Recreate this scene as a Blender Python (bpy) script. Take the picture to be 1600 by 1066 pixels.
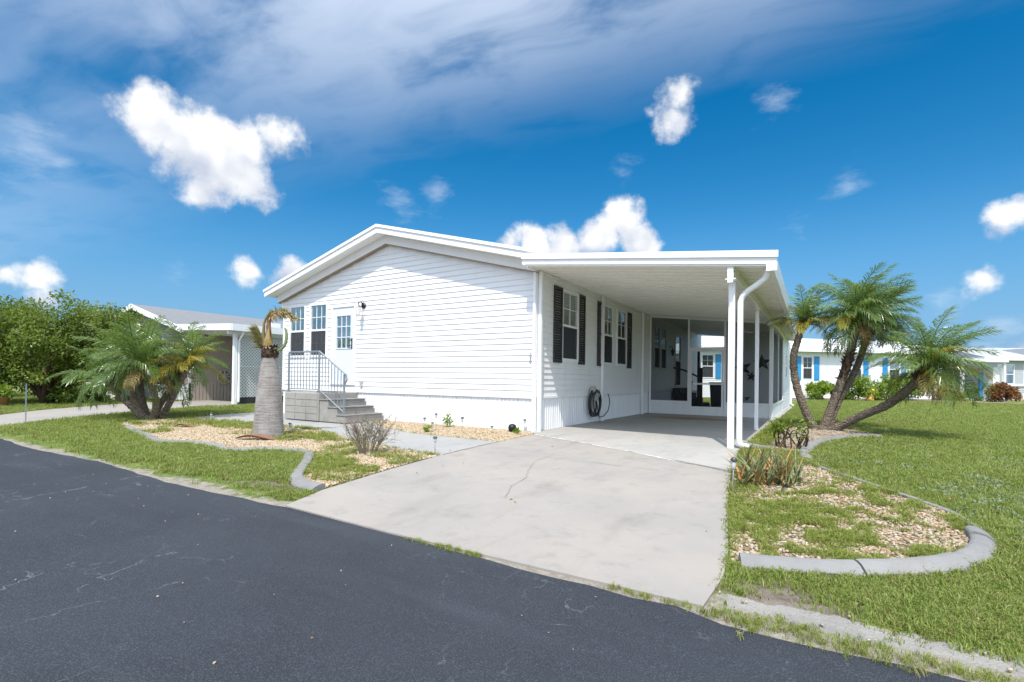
import bpy, bmesh, math, random
import numpy as np
from mathutils import Vector, Matrix
for o in list(bpy.data.objects): bpy.data.objects.remove(o)
scene = bpy.context.scene
COL = scene.collection
R = math.radians
rnd = random.Random(7)

# ------------------------------------------------------------------ camera
cam_data = bpy.data.cameras.new('camera'); cam = bpy.data.objects.new('camera', cam_data); COL.objects.link(cam)
cam_data.sensor_width = 36.0; cam_data.lens = 36.0*780.5/1600; cam_data.shift_y = 54.0/1600
cam_data.clip_start = 0.05; cam_data.clip_end = 3000
CAM = Vector((4.9203, -8.8589, 1.0603))
def camera_basis(yaw, pitch, roll):
    r = Vector((math.cos(yaw), math.sin(yaw), 0)); f = Vector((-math.sin(yaw), math.cos(yaw), 0)); u = Vector((0, 0, 1))
    f, u = f*math.cos(pitch)+u*math.sin(pitch), u*math.cos(pitch)-f*math.sin(pitch)
    r, u = r*math.cos(roll)-u*math.sin(roll), u*math.cos(roll)+r*math.sin(roll)
    return r, u, f
_r, _u, _f = camera_basis(.5552, .0079, -.0137)
cam.matrix_world = Matrix(((_r.x, _u.x, -_f.x, CAM.x), (_r.y, _u.y, -_f.y, CAM.y), (_r.z, _u.z, -_f.z, CAM.z), (0, 0, 0, 1)))
scene.camera = cam

# ------------------------------------------------------------------ view
scene.view_settings.view_transform = 'Standard'; scene.view_settings.look = 'None'
scene.view_settings.gamma = 1; scene.view_settings.use_curve_mapping = False
scene.view_settings.exposure = 0.75
scene.cycles.max_bounces = 14; scene.cycles.diffuse_bounces = 8; scene.cycles.transparent_max_bounces = 24
scene.render.resolution_x = 1024; scene.render.resolution_y = 682

# ------------------------------------------------------------------ sun
SUNV = Vector((.35, -1.0, 1.75)).normalized()
sd = bpy.data.lights.new('sun', 'SUN'); sd.energy = 3.0; sd.angle = R(.53); sd.color = (1, .96, .9)
sun = bpy.data.objects.new('sun', sd); COL.objects.link(sun)
sun.rotation_euler = SUNV.to_track_quat('Z', 'Y').to_euler(); sun.location = (0, -20, 30)

# ------------------------------------------------------------------ node helpers
class NT:
    def __init__(s, tree): s.t = tree; s.n = tree.nodes; s.l = tree.links
    def add(s, typ, **kw):
        n = s.n.new(typ)
        for k, v in kw.items():
            if k.startswith('i_'):
                key = k[2:]; key = int(key) if key.isdigit() else key
                s.set(n.inputs[key], v)
            else: setattr(n, k, v)
        return n
    def set(s, inp, v):
        if isinstance(v, bpy.types.NodeSocket): s.l.new(v, inp)
        elif isinstance(v, bpy.types.Node): s.l.new(v.outputs[0], inp)
        else:
            try: inp.default_value = v
            except (TypeError, ValueError): inp.default_value = (*v, 1) if len(v) == 3 else v
    def math(s, op, a, b=0, c=0, clamp=False):
        n = s.n.new('ShaderNodeMath'); n.operation = op; n.use_clamp = clamp
        s.set(n.inputs[0], a); s.set(n.inputs[1], b); s.set(n.inputs[2], c); return n.outputs[0]
    def vmath(s, op, a, b=(0, 0, 0), out=0):
        n = s.n.new('ShaderNodeVectorMath'); n.operation = op; s.set(n.inputs[0], a); s.set(n.inputs[1], b); return n.outputs[out]
    def noise(s, vec, scale, detail=3, rough=.55, out=0, dist=0):
        n = s.n.new('ShaderNodeTexNoise'); s.set(n.inputs['Vector'], vec); n.inputs['Scale'].default_value = scale
        n.inputs['Detail'].default_value = detail; n.inputs['Roughness'].default_value = rough; n.inputs['Distortion'].default_value = dist
        return n.outputs[out]
    def voro(s, vec, scale, feature='F1', out=0):
        n = s.n.new('ShaderNodeTexVoronoi'); n.feature = feature; s.set(n.inputs['Vector'], vec); n.inputs['Scale'].default_value = scale
        return n.outputs[out]
    def ramp(s, fac, lo, hi, a=0., b=1., smooth=True):
        n = s.n.new('ShaderNodeMapRange'); n.interpolation_type = 'SMOOTHSTEP' if smooth else 'LINEAR'; n.clamp = True
        s.set(n.inputs[0], fac)
        for i, v in ((1, lo), (2, hi), (3, a), (4, b)): s.set(n.inputs[i], v)
        return n.outputs[0]
    def mix(s, fac, a, b, mode='MIX'):
        n = s.n.new('ShaderNodeMix'); n.data_type = 'RGBA'; n.blend_type = mode
        s.set(n.inputs[0], fac); s.set(n.inputs[6], a); s.set(n.inputs[7], b); return n.outputs[2]
    def pos(s): return s.n.new('ShaderNodeNewGeometry').outputs['Position']
    def bump(s, h, strength=.3, dist=.01):
        n = s.n.new('ShaderNodeBump'); s.set(n.inputs['Height'], h); n.inputs['Strength'].default_value = strength; n.inputs['Distance'].default_value = dist
        return n.outputs[0]

# ------------------------------------------------------------------ world: daylight sky with clouds by direction
world = bpy.data.worlds.new('World'); scene.world = world; world.use_nodes = True
wt = world.node_tree; wt.nodes.clear(); W = NT(wt)
sky = W.add('ShaderNodeTexSky', sky_type='NISHITA', sun_disc=False)
sky.sun_elevation = math.asin(SUNV.z); sky.sun_rotation = math.atan2(SUNV.x, SUNV.y)
sky.air_density = 1.0; sky.dust_density = .25; sky.ozone_density = 1.6; sky.altitude = 0
hsv = W.add('ShaderNodeHueSaturation', i_Saturation=1.50, i_Value=.88, i_Hue=.494, i_Color=sky)
DIR = W.add('ShaderNodeTexCoord').outputs['Generated']
DIR = W.vmath('NORMALIZE', DIR)
def dirv(az, el): return (math.sin(R(az))*math.cos(R(el)), math.cos(R(az))*math.cos(R(el)), math.sin(R(el)))
CUM = [(-67.9, 22.2, 2.75), (-65.0, 21.2, 3.1), (-62.2, 20.6, 3.9), (-63.6, 18.0, 2.3), (-57.5, 23.2, 2.2), (-59.4, 19.2, 2.4), (-59.6, 21.9, 2.5),
 (-13.5, 28.4, 1.95), (-14.3, 26.6, 2.0),
 (-19.3, 17.5, 2.6), (-22.2, 15.7, 3.0), (-18.2, 15.6, 2.7), (-26.0, 14.8, 2.7), (-29.3, 14.6, 2.2), (-32.2, 15.4, 1.6),
 (-60.1, 10.6, 1.42), (-55.6, 11.0, 1.8), (-77.2, 8.3, .8), (-75.4, 8.0, .6), (13.5, 13.7, 1.2), (11.4, 9.0, .5), (13.5, 3.0, .8), (-75.0, 6.0, .7),
 (62, 16, 5), (112, 24, 6), (-150, 18, 6), (-112, 16, 4)]
WIS = [(-76.2, 17.8, 2.1), (-74.0, 17.2, 1.05), (2.2, 18.5, .8), (-1.8, 15.1, .75), (-4.3, 26.6, 1.0), (-45, 19.2, 1.5), (-41, 20.3, 1.4), (-66, 9.2, .8), (-19.8, 22.4, .9), (12.6, 4.5, 1.1), (9.2, 7.3, .95)]
def field(vec, blobs):
    acc = None
    for az, el, rad in blobs:
        d = W.vmath('DISTANCE', vec, dirv(az, el), out=1)
        v = W.math('SUBTRACT', R(rad), d)
        if acc is None: acc = v
        else:
            n = W.n.new('ShaderNodeMath'); n.operation = 'MAXIMUM'; W.set(n.inputs[0], acc); W.set(n.inputs[1], v); n.inputs[2].default_value = .012; acc = n.outputs[0]
    return acc
nz = W.noise(DIR, 13, 7, .61)
wv = W.vmath('ADD', DIR, W.vmath('MULTIPLY', W.vmath('SUBTRACT', W.noise(DIR, 11, 1, .5, out=1), (.5, .5, .5)), (.035, .035, .035)))
nzs = W.noise(DIR, 11, 2, .5); nzl = W.noise(W.vmath('ADD', DIR, tuple(SUNV*.03)), 11, 2, .5)
cf = W.math('ADD', field(wv, CUM), W.math('MULTIPLY', W.math('SUBTRACT', nz, .455), .10))
cmask = W.ramp(cf, -.003, .026)
shade = W.math('MULTIPLY_ADD', W.math('SUBTRACT', W.math('MULTIPLY_ADD', nz, .35, W.math('MULTIPLY', nzs, .65)), nzl), 1.7, .78)
shade = W.math('ADD', shade, W.math('MULTIPLY', W.math('SUBTRACT', field(wv, CUM[:21]), field(W.vmath('ADD', wv, (0, 0, .035)), CUM[:21])), 5.0))
shade = W.math('ADD', shade, .01)
ccol = W.mix(W.ramp(shade, .58, .98, smooth=False), (.56, .62, .74), (1.0, 1.0, 1.0))
wf = W.math('ADD', field(wv, WIS), W.math('MULTIPLY', W.math('SUBTRACT', W.noise(W.vmath('MULTIPLY', DIR, (1, 1, 2.6)), 13, 4, .65), .5), .13))
wmask = W.math('MULTIPLY', W.ramp(wf, -.012, .06), .38)
# cirrus sheet: streaked noise on a high plane
sep = W.add('ShaderNodeSeparateXYZ', i_0=DIR)
zc = W.math('MAXIMUM', sep.outputs[2], .02)
px_, py_ = W.math('DIVIDE', sep.outputs[0], zc), W.math('DIVIDE', sep.outputs[1], zc)
pl = W.add('ShaderNodeCombineXYZ', i_0=px_, i_1=py_)
plr = W.add('ShaderNodeMapping', i_Vector=pl.outputs[0]); plr.inputs['Rotation'].default_value = (0, 0, R(-18)); plr.inputs['Scale'].default_value = (.75, 1.7, 1)
def noise2(vec, scale, detail, out=0):
    o = W.noise(vec, scale, detail, .55, out=out); o.node.noise_dimensions = '2D'; return o
cwarp = W.vmath('ADD', plr.outputs[0], W.vmath('MULTIPLY', W.vmath('SUBTRACT', noise2(pl.outputs[0], 1.4, 2, 1), (.5, .5, .5)), (.45, .45, 0)))
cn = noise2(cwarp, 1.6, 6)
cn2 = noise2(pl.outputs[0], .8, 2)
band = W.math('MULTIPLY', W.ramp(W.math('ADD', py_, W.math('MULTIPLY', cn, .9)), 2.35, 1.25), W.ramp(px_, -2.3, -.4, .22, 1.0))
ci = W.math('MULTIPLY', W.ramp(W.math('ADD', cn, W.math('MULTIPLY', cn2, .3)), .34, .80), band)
SKYK = .097
el = W.ramp(sep.outputs[2], -.02, .34)
base = W.vmath('MULTIPLY', hsv.outputs[0], (SKYK, SKYK, SKYK))
base = W.mix(W.math('MULTIPLY', W.math('SUBTRACT', 1.0, el), .9), base, (.082, .215, .415))
# added fill light: cirrus brightened towards the out-of-view sun, modelled on forward scatter
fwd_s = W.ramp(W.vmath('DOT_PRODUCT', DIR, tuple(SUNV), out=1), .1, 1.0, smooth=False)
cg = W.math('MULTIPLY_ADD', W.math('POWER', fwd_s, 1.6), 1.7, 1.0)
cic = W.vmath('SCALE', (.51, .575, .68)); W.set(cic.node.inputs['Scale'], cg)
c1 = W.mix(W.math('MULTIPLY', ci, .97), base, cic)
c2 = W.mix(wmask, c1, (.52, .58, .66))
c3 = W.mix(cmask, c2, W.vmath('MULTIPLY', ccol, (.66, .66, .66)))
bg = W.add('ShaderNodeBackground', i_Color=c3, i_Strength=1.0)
wo = W.add('ShaderNodeOutputWorld', i_Surface=bg)
world.cycles.sampling_method = 'NONE'

# ------------------------------------------------------------------ materials
MATS = {}
def material(name, fn):
    m = bpy.data.materials.new(name); m.use_nodes = True; m.node_tree.nodes.clear(); N = NT(m.node_tree)
    sh = fn(N); out = N.add('ShaderNodeOutputMaterial'); N.l.new(sh, out.inputs['Surface']); MATS[name] = m
    return m
def P(N, color, rough=.6, normal=None, spec=.5, **kw):
    b = N.add('ShaderNodeBsdfPrincipled'); N.set(b.inputs['Base Color'], color); N.set(b.inputs['Roughness'], rough)
    b.inputs['Specular IOR Level'].default_value = spec
    if normal is not None: N.set(b.inputs['Normal'], normal)
    for k, v in kw.items(): N.set(b.inputs[k.replace('_', ' ')], v)
    return b.outputs[0]
def plain(name, col, rough=.55, var=.08, scale=3, bump=0, bscale=60, spec=.5, metallic=0):
    def fn(N):
        p = N.pos(); n = N.noise(p, scale, 4, .6)
        c = N.mix(n, tuple(x*(1-var) for x in col), tuple(min(1, x*(1+var)) for x in col))
        nm = N.bump(N.noise(p, bscale, 3), bump, .005) if bump else None
        return P(N, c, rough, nm, spec, Metallic=metallic)
    return material(name, fn)
def per_inst(N): return N.n.new('ShaderNodeObjectInfo').outputs['Random']
def grimy(name, col, dirt, amount, rough=.5, scale=1.2):
    # painted surface with faint vertical weather streaks
    def fn(N):
        p = N.pos(); n = N.noise(N.vmath('MULTIPLY', p, (3, 3, .5)), scale, 5, .65)
        n2 = N.noise(p, 14, 3, .6)
        f = N.math('MULTIPLY', N.ramp(n, .5, .8), amount)
        c = N.mix(f, N.mix(N.math('MULTIPLY_ADD', per_inst(N), .6, N.math('MULTIPLY', n2, .4)), tuple(x*.955 for x in col), col), dirt)
        return P(N, c, rough, N.bump(n2, .04, .01), .4)
    return material(name, fn)
grimy('vinyl', (.84, .84, .84), (.55, .53, .47), .35, .42)
grimy('trim', (.86, .86, .86), (.6, .57, .5), .25, .4)
grimy('skirt', (.84, .85, .86), (.58, .56, .5), .3, .45)
grimy('pan', (.90, .89, .84), (.66, .63, .54), .4, .20)
grimy('fascia', (.88, .88, .88), (.62, .6, .55), .25, .35)
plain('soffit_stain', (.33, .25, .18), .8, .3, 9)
plain('door_paint', (.66, .70, .77), .4, .03)
plain('roof_white', (.80, .80, .80), .5, .05, 2)
plain('dark_trim', (.02, .02, .022), .6, .2, 20)
plain('metal_grey', (.30, .36, .42), .4, .15, 20, metallic=.4)
plain('bronze', (.06, .05, .05), .4, .2, 20, metallic=.6)
plain('steel', (.55, .55, .55), .3, .1, 20, metallic=.9)
plain('number_grey', (.22, .21, .2), .5, .1)
plain('hose', (.035, .037, .04), .45, .2, 20)
plain('reel_beige', (.42, .40, .36), .6, .1, 12)
plain('blind', (.62, .64, .62), .6, .05)
plain('curtain', (.48, .50, .46), .8, .15, 8)
plain('star_iron', (.006, .006, .007), .5, .2)
plain('pot', (.35, .16, .08), .8, .2, 10)
plain('blue_paint', (.035, .27, .55), .5, .08, 6)
plain('beige_siding', (.40, .34, .28), .6, .06, 3)
plain('rail', (.24, .27, .30), .4, .2, 15, metallic=.3)
plain('black_rubber', (.012, .012, .014), .7, .2)
plain('brown_dead', (.19, .10, .055), .85, .35, 9, .5, 40)
plain('lamp_glass', (.7, .68, .62), .2, .05)
plain('path_light', (.10, .09, .08), .4, .2, 30, metallic=.5)
plain('path_lens', (.5, .5, .48), .3, .1)
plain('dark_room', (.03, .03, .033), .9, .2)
plain('slat_wall', (.74, .76, .76), .6, .05, 3)
plain('yellow_plastic', (.7, .45, .12), .5, .1)
plain('flower_pink', (.45, .12, .13), .7, .2)
plain('far_grey', (.42, .44, .46), .6, .1, 2)
plain('bin_grey', (.10, .12, .14), .5, .1)
def mk_shutter(N):
    p = N.pos(); n = N.noise(p, 30, 3, .7)
    return P(N, N.mix(n, (.020, .020, .023), (.05, .05, .055)), .55)
material('shutter', mk_shutter)
def mk_glass(N):
    fr = N.add('ShaderNodeFresnel', i_IOR=1.5)
    g = N.add('ShaderNodeBsdfGlossy', i_Color=(.62, .68, .66, 1), i_Roughness=.02)
    t = N.add('ShaderNodeBsdfTransparent', i_Color=(.72, .78, .78, 1))
    m = N.add('ShaderNodeMixShader'); N.set(m.inputs[0], N.math('MULTIPLY_ADD', fr.outputs[0], .65, .01, clamp=True)); N.l.new(t.outputs[0], m.inputs[1]); N.l.new(g.outputs[0], m.inputs[2])
    return m.outputs[0]
material('glass', mk_glass)
def mk_screen(f, col):
    def fn(N):
        d = N.add('ShaderNodeBsdfDiffuse', i_Color=(*col, 1)); t = N.add('ShaderNodeBsdfTransparent')
        m = N.add('ShaderNodeMixShader'); m.inputs[0].default_value = f; N.l.new(t.outputs[0], m.inputs[1]); N.l.new(d.outputs[0], m.inputs[2])
        return m.outputs[0]
    return fn
material('screen', mk_screen(.46, (.06, .065, .07)))
material('dark_screen', mk_screen(.60, (.04, .045, .05)))
material('bug_screen', mk_screen(.62, (.075, .08, .085)))
material('thin_screen', mk_screen(.30, (.04, .045, .05)))
def patchy(N, sh, p, th):
    # worn cover: the ground below shows through ragged holes
    n = N.noise(p, 2.6, 7, .72); m = N.add('ShaderNodeMixShader'); N.set(m.inputs[0], N.ramp(n, th-.015, th+.015))
    N.l.new(N.add('ShaderNodeBsdfTransparent').outputs[0], m.inputs[1]); N.l.new(sh, m.inputs[2]); return m.outputs[0]
def mk_asphalt(N):
    p = N.pos()
    big = N.noise(p, .55, 4, .6); fine = N.noise(p, 160, 2, .7); sp = N.voro(p, 95)
    streak = N.noise(N.vmath('MULTIPLY', p, (.25, 2.2, 1)), 1.0, 5, .6)
    c = N.mix(N.ramp(big, .3, .7), (.014, .0175, .024), (.024, .029, .037))
    c = N.mix(N.math('MULTIPLY', N.ramp(streak, .52, .78), .35), c, (.055, .062, .074))
    c = N.mix(N.ramp(fine, .50, .72), c, (.080, .088, .102))
    c = N.mix(N.ramp(N.noise(p, 420, 1), .62, .75), c, (.11, .112, .118))
    c = N.mix(N.math('MULTIPLY', N.ramp(sp, .16, .05), .35), c, (.022, .026, .034))
    # hairline cracks where the sealer has opened
    wp = N.vmath('ADD', p, N.vmath('MULTIPLY', N.noise(p, 3.2, 4, .6, out=1), (.5, .5, 0)))
    e = N.voro(wp, .75, 'DISTANCE_TO_EDGE'); e2 = N.voro(N.vmath('ADD', wp, (3.3, 1.7, 0)), 2.2, 'DISTANCE_TO_EDGE')
    near = N.ramp(N.noise(p, .5, 2), .47, .60)
    k = N.math('MULTIPLY', N.math('MULTIPLY', N.ramp(e, .006, .001), .7), near)
    k2 = N.math('MULTIPLY', N.ramp(e2, .012, .003), N.ramp(N.noise(N.vmath('ADD', p, (9, 4, 0)), .75, 2), .50, .62))
    dust = N.math('MULTIPLY', N.math('MAXIMUM', k, N.math('MULTIPLY', k2, .8)), N.ramp(N.noise(p, 7, 3), .42, .62))
    c = N.mix(dust, c, (.15, .16, .17))
    return P(N, c, .82, N.bump(N.math('ADD', fine, N.math('MULTIPLY', sp, -.8)), .55, .006), .35)
material('asphalt', mk_asphalt)
def mk_concrete(base, warm, tag):
    def fn(N):
        p = N.pos(); a = N.noise(p, .7, 5, .6); b = N.noise(p, 4, 5, .65); f = N.noise(p, 120, 2, .7)
        c = N.mix(N.ramp(a, .35, .68), base, warm)
        c = N.mix(N.math('MULTIPLY', N.ramp(b, .50, .78), .5), c, tuple(x*.66 for x in base))
        c = N.mix(N.math('MULTIPLY', N.ramp(N.noise(N.vmath('MULTIPLY', p, (1.6, .45, 1)), 1.3, 5, .65), .52, .72), .45), c, (base[0]*.72, base[1]*.69, base[2]*.66))
        c = N.mix(N.math('MULTIPLY', N.ramp(N.noise(N.vmath('ADD', p, (5, 9, 0)), 1.5, 5, .7), .55, .75), .4), c, tuple(min(.9, x*1.25) for x in base))
        c = N.mix(N.ramp(f, .6, .85), c, tuple(x*.55 for x in base))
        # pits and dark specks
        c = N.mix(N.math('MULTIPLY', N.ramp(N.voro(p, 7), .045, .02), .5), c, (.08, .08, .075))
        if tag == 'rust':
            q = N.vmath('SUBTRACT', p, (1.8, 5.9, 0)); q = N.vmath('MULTIPLY', q, (.55, 1.5, 1)); q = N.vmath('ADD', q, N.vmath('MULTIPLY', N.noise(p, 1.8, 4, .6, out=1), (.8, .8, 0)))
            ln = N.vmath('LENGTH', N.vmath('SUBTRACT', q, (.4, .4, .0)), out=1)
            c = N.mix(N.math('MULTIPLY', N.ramp(ln, .95, .4), N.ramp(N.noise(N.vmath('MULTIPLY', p, (.7, 3, 1)), 2, 4), .34, .52)), c, (.30, .155, .08))
            c = N.mix(N.math('MULTIPLY', N.ramp(N.noise(N.vmath('MULTIPLY', p, (.8, 2, 1)), 1.1, 3), .6, .75), .35), c, (.24, .23, .21))
        return P(N, c, .85, N.bump(N.math('ADD', f, b), .25, .006), .3)
    return fn
material('driveway', mk_concrete((.284, .266, .242), (.328, .295, .258), ''))
material('slab', mk_concrete((.34, .33, .31), (.38, .355, .32), 'rust'))
material('walk', mk_concrete((.30, .295, .285), (.335, .325, .305), ''))
material('curb', mk_concrete((.20, .198, .192), (.25, .243, .232), ''))
material('block', mk_concrete((.29, .28, .255), (.33, .31, .28), ''))
def mk_oldcon(N): return patchy(N, mk_concrete((.27, .26, .24), (.34, .315, .28), '')(N), N.pos(), .46)
material('oldcon', mk_oldcon)
def mk_ground(N):
    p = N.pos(); a = N.noise(p, .5, 5, .6); b = N.noise(p, 9, 5, .7); f = N.noise(p, 70, 3, .7)
    c = N.mix(N.ramp(a, .35, .65), (.14, .185, .042), (.20, .235, .06))
    c = N.mix(N.ramp(b, .35, .75), c, (.06, .095, .02))
    c = N.mix(N.math('MULTIPLY', N.ramp(f, .55, .75), .6), c, (.19, .18, .08))
    # bare soil, sand and an old concrete strip along the road
    sx = N.add('ShaderNodeSeparateXYZ', i_0=p); X, Y = sx.outputs[0], sx.outputs[1]
    w = N.noise(p, 2.4, 6, .7); w2 = N.noise(p, 11, 4, .7)
    d = N.math('ADD', N.math('ADD', N.math('MULTIPLY', N.math('ADD', Y, 5.86), -5.0), N.math('MULTIPLY', N.math('SUBTRACT', w, .5), 4.2)), N.math('MULTIPLY', N.math('SUBTRACT', w2, .5), 1.6))
    sand = N.mix(N.ramp(w2, .35, .7), (.25, .22, .18), (.36, .325, .275)); sand = N.mix(N.ramp(f, .52, .75), sand, (.14, .12, .095))
    c = N.mix(N.ramp(d, -.25, .35), c, sand)
    def spot(x, y, rx, ry):
        q = N.vmath('MULTIPLY', N.vmath('SUBTRACT', p, (x, y, 0)), (1/rx, 1/ry, 0)); q = N.vmath('ADD', q, N.vmath('MULTIPLY', N.vmath('SUBTRACT', N.noise(p, 3.5, 5, .7, out=1), (.5, .5, .5)), (1.5, 1.5, 0)))
        return N.ramp(N.vmath('LENGTH', q, out=1), 1.1, .75)
    soil = N.mix(N.ramp(w2, .3, .7), (.12, .095, .075), (.23, .195, .16)); soil = N.mix(N.ramp(f, .55, .75), soil, (.30, .27, .22))
    for q in ((-.35, -5.5, .75, .2), (4.78, -5.58, .38, .24), (-2.4, -4.75, .5, .12), (5.1, -1.25, .35, .18), (6.0, -3.2, .25, .25), (6.4, 3.45, .5, .2)): c = N.mix(spot(*q), c, soil)
    con = N.mix(N.ramp(w, .35, .65), (.25, .24, .22), (.335, .315, .285)); con = N.mix(N.ramp(f, .55, .8), con, (.15, .14, .125))
    ey = N.math('ADD', N.math('ABSOLUTE', N.math('ADD', Y, 5.80)), N.math('ADD', N.math('MULTIPLY', N.math('SUBTRACT', w, .5), .22), N.math('MULTIPLY', N.math('SUBTRACT', w2, .5), .12)))
    strip = N.math('MULTIPLY', N.ramp(ey, .105, .085), N.ramp(X, 4.40, 4.5))
    c = N.mix(strip, c, con)
    return P(N, c, .92, N.bump(N.math('ADD', f, b), .8, .02), .12)
material('lawn', mk_ground)
def mk_dirt(N):
    p = N.pos(); a = N.noise(p, 2.2, 5, .6); f = N.noise(p, 60, 4, .75)
    c = N.mix(N.ramp(a, .35, .7), (.15, .125, .10), (.25, .22, .18)); c = N.mix(N.ramp(f, .5, .8), c, (.11, .085, .065))
    return patchy(N, P(N, c, .95, N.bump(f, .8, .02), .1), p, .40)
material('dirt', mk_dirt)
def mk_sand(N):
    p = N.pos(); a = N.noise(p, 2.2, 5, .6); f = N.noise(p, 90, 4, .75)
    c = N.mix(N.ramp(a, .3, .7), (.25, .22, .18), (.34, .31, .265)); c = N.mix(N.ramp(f, .55, .8), c, (.2, .18, .15))
    return patchy(N, P(N, c, .95, N.bump(f, .8, .01), .1), p, .46)
material('sand', mk_sand)
def mk_gravel(c0, c1, dk):
    def fn(N):
        p = N.pos(); v = N.n.new('ShaderNodeTexVoronoi'); N.set(v.inputs['Vector'], p); v.inputs['Scale'].default_value = 26
        r = N.add('ShaderNodeSeparateColor', i_0=v.outputs['Color'])
        c = N.mix(r.outputs[0], c0, c1); c = N.mix(N.ramp(v.outputs[0], .42, .75), c, dk)
        return P(N, c, .9, N.bump(N.math('MULTIPLY', v.outputs[0], -1), 1, .03), .2)
    return fn
material('gravel_base', mk_gravel((.34, .25, .14), (.46, .38, .26), (.17, .12, .07)))
material('gravel_base2', mk_gravel((.26, .20, .13), (.36, .30, .22), (.11, .10, .05)))
def per_instance(N):
    return N.n.new('ShaderNodeObjectInfo').outputs['Random']
def mk_stone(cols):
    def fn(N):
        r = per_instance(N); n = N.n.new('ShaderNodeValToRGB'); N.l.new(r, n.inputs[0]); n.color_ramp.interpolation = 'CONSTANT'
        e = n.color_ramp.elements
        while len(e) < len(cols): e.new(.5)
        for i, c in enumerate(cols): e[i].position = i/len(cols); e[i].color = (*c, 1)
        nz_ = N.noise(N.pos(), 40, 3); c = N.mix(N.math('MULTIPLY', nz_, .5), n.outputs[0], (.3, .2, .12))
        return P(N, c, .8, None, .3)
    return fn
material('stone_gold', mk_stone([(.43, .33, .20), (.50, .42, .30), (.36, .25, .13), (.54, .48, .38), (.44, .35, .23), (.29, .19, .10), (.50, .44, .33)]))
material('stone_mixed', mk_stone([(.40, .31, .20), (.48, .41, .31), (.34, .23, .13), (.52, .47, .39), (.28, .18, .11), (.44, .35, .24), (.32, .28, .23)]))
def leafmat(name, c0, c1, tip=None, trans=.3, rough=.45, inst=True, vcol=False, spec=.35, tip0=.72):
    def fn(N):
        r = per_instance(N) if inst else N.noise(N.pos(), 1.5, 3)
        n = N.noise(N.pos(), 7, 3, .6)
        f = N.math('MULTIPLY_ADD', r, .6, N.math('MULTIPLY', n, .4))
        if vcol:
            a = N.add('ShaderNodeAttribute', attribute_name='tint'); f = N.math('MULTIPLY_ADD', a.outputs['Fac'], .75, N.math('MULTIPLY', n, .25))
        c = N.mix(f, c0, c1)
        if tip is not None: c = N.mix(N.ramp(f, tip0, tip0+.18), c, tip)
        b = P(N, c, rough, None, spec); t = N.add('ShaderNodeBsdfTranslucent'); N.set(t.inputs[0], N.mix(.5, c, (c1[0]*1.5, c1[1]*1.5, c1[2])))
        m = N.add('ShaderNodeMixShader'); m.inputs[0].default_value = trans; N.l.new(b, m.inputs[1]); N.l.new(t.outputs[0], m.inputs[2])
        return m.outputs[0]
    return material(name, fn)
leafmat('grass', (.155, .215, .042), (.29, .34, .085), (.44, .42, .20), .38, .5)
leafmat('grass_lush', (.155, .21, .036), (.30, .34, .07), (.44, .40, .15), .36, .5)
leafmat('grass_dry', (.13, .14, .035), (.27, .22, .09), (.36, .27, .14), .25, .6)
leafmat('clover', (.16, .22, .12), (.30, .34, .24), None, .2, .5)
leafmat('frond', (.085, .155, .034), (.19, .27, .066), None, .38, .28, spec=.8)
leafmat('frond_yellow', (.22, .22, .03), (.42, .33, .045), None, .3, .4)
leafmat('frond_dead', (.30, .20, .08), (.45, .34, .15), None, .2, .7)
leafmat('tree_leaf', (.06, .12, .02), (.22, .275, .045), (.36, .34, .09), .35, .4, False, True)
leafmat('bush_leaf', (.07, .15, .016), (.26, .34, .035), None, .3, .45, False, True)
leafmat('croton_leaf', (.12, .03, .02), (.30, .16, .05), None, .25, .45, False, True)
leafmat('aloe', (.15, .24, .12), (.34, .30, .12), (.52, .27, .09), .12, .4, tip0=.52)
plain('bark', (.20, .165, .13), .9, .35, 14, .8, 50, .2)
plain('bark_dark', (.075, .05, .035), .95, .5, 20, 1, 45, .1)
plain('twig', (.24, .19, .15), .9, .25, 20)
def mk_palmtrunk(N):
    p = N.pos(); z = N.add('ShaderNodeSeparateXYZ', i_0=p); n = N.noise(p, 6, 4, .6)
    v = N.voro(N.vmath('MULTIPLY', p, (1, 1, 1.6)), 22)
    c = N.mix(N.ramp(v, .15, .6), (.27, .21, .16), (.12, .09, .065)); c = N.mix(N.math('MULTIPLY', n, .5), c, (.26, .23, .19))
    return P(N, c, .9, N.bump(N.math('MULTIPLY', v, -1), 1, .03), .2)
material('palm_trunk', mk_palmtrunk)
def mk_bottle(N):
    p = N.pos(); n = N.noise(p, 5, 4, .65); st = N.noise(N.vmath('MULTIPLY', p, (2, 2, 24)), 1.6, 4, .6)
    ver = N.noise(N.vmath('MULTIPLY', p, (30, 30, 3)), 1.2, 4, .7)
    c = N.mix(N.ramp(n, .3, .7), (.25, .225, .205), (.34, .315, .295)); c = N.mix(N.math('MULTIPLY', N.ramp(st, .54, .7), .6), c, (.15, .125, .11)); c = N.mix(N.math('MULTIPLY', N.ramp(ver, .55, .75), .4), c, (.17, .145, .13))
    return P(N, c, .9, N.bump(N.math('ADD', st, ver), .7, .02), .2)
material('bottle_trunk', mk_bottle)
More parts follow.
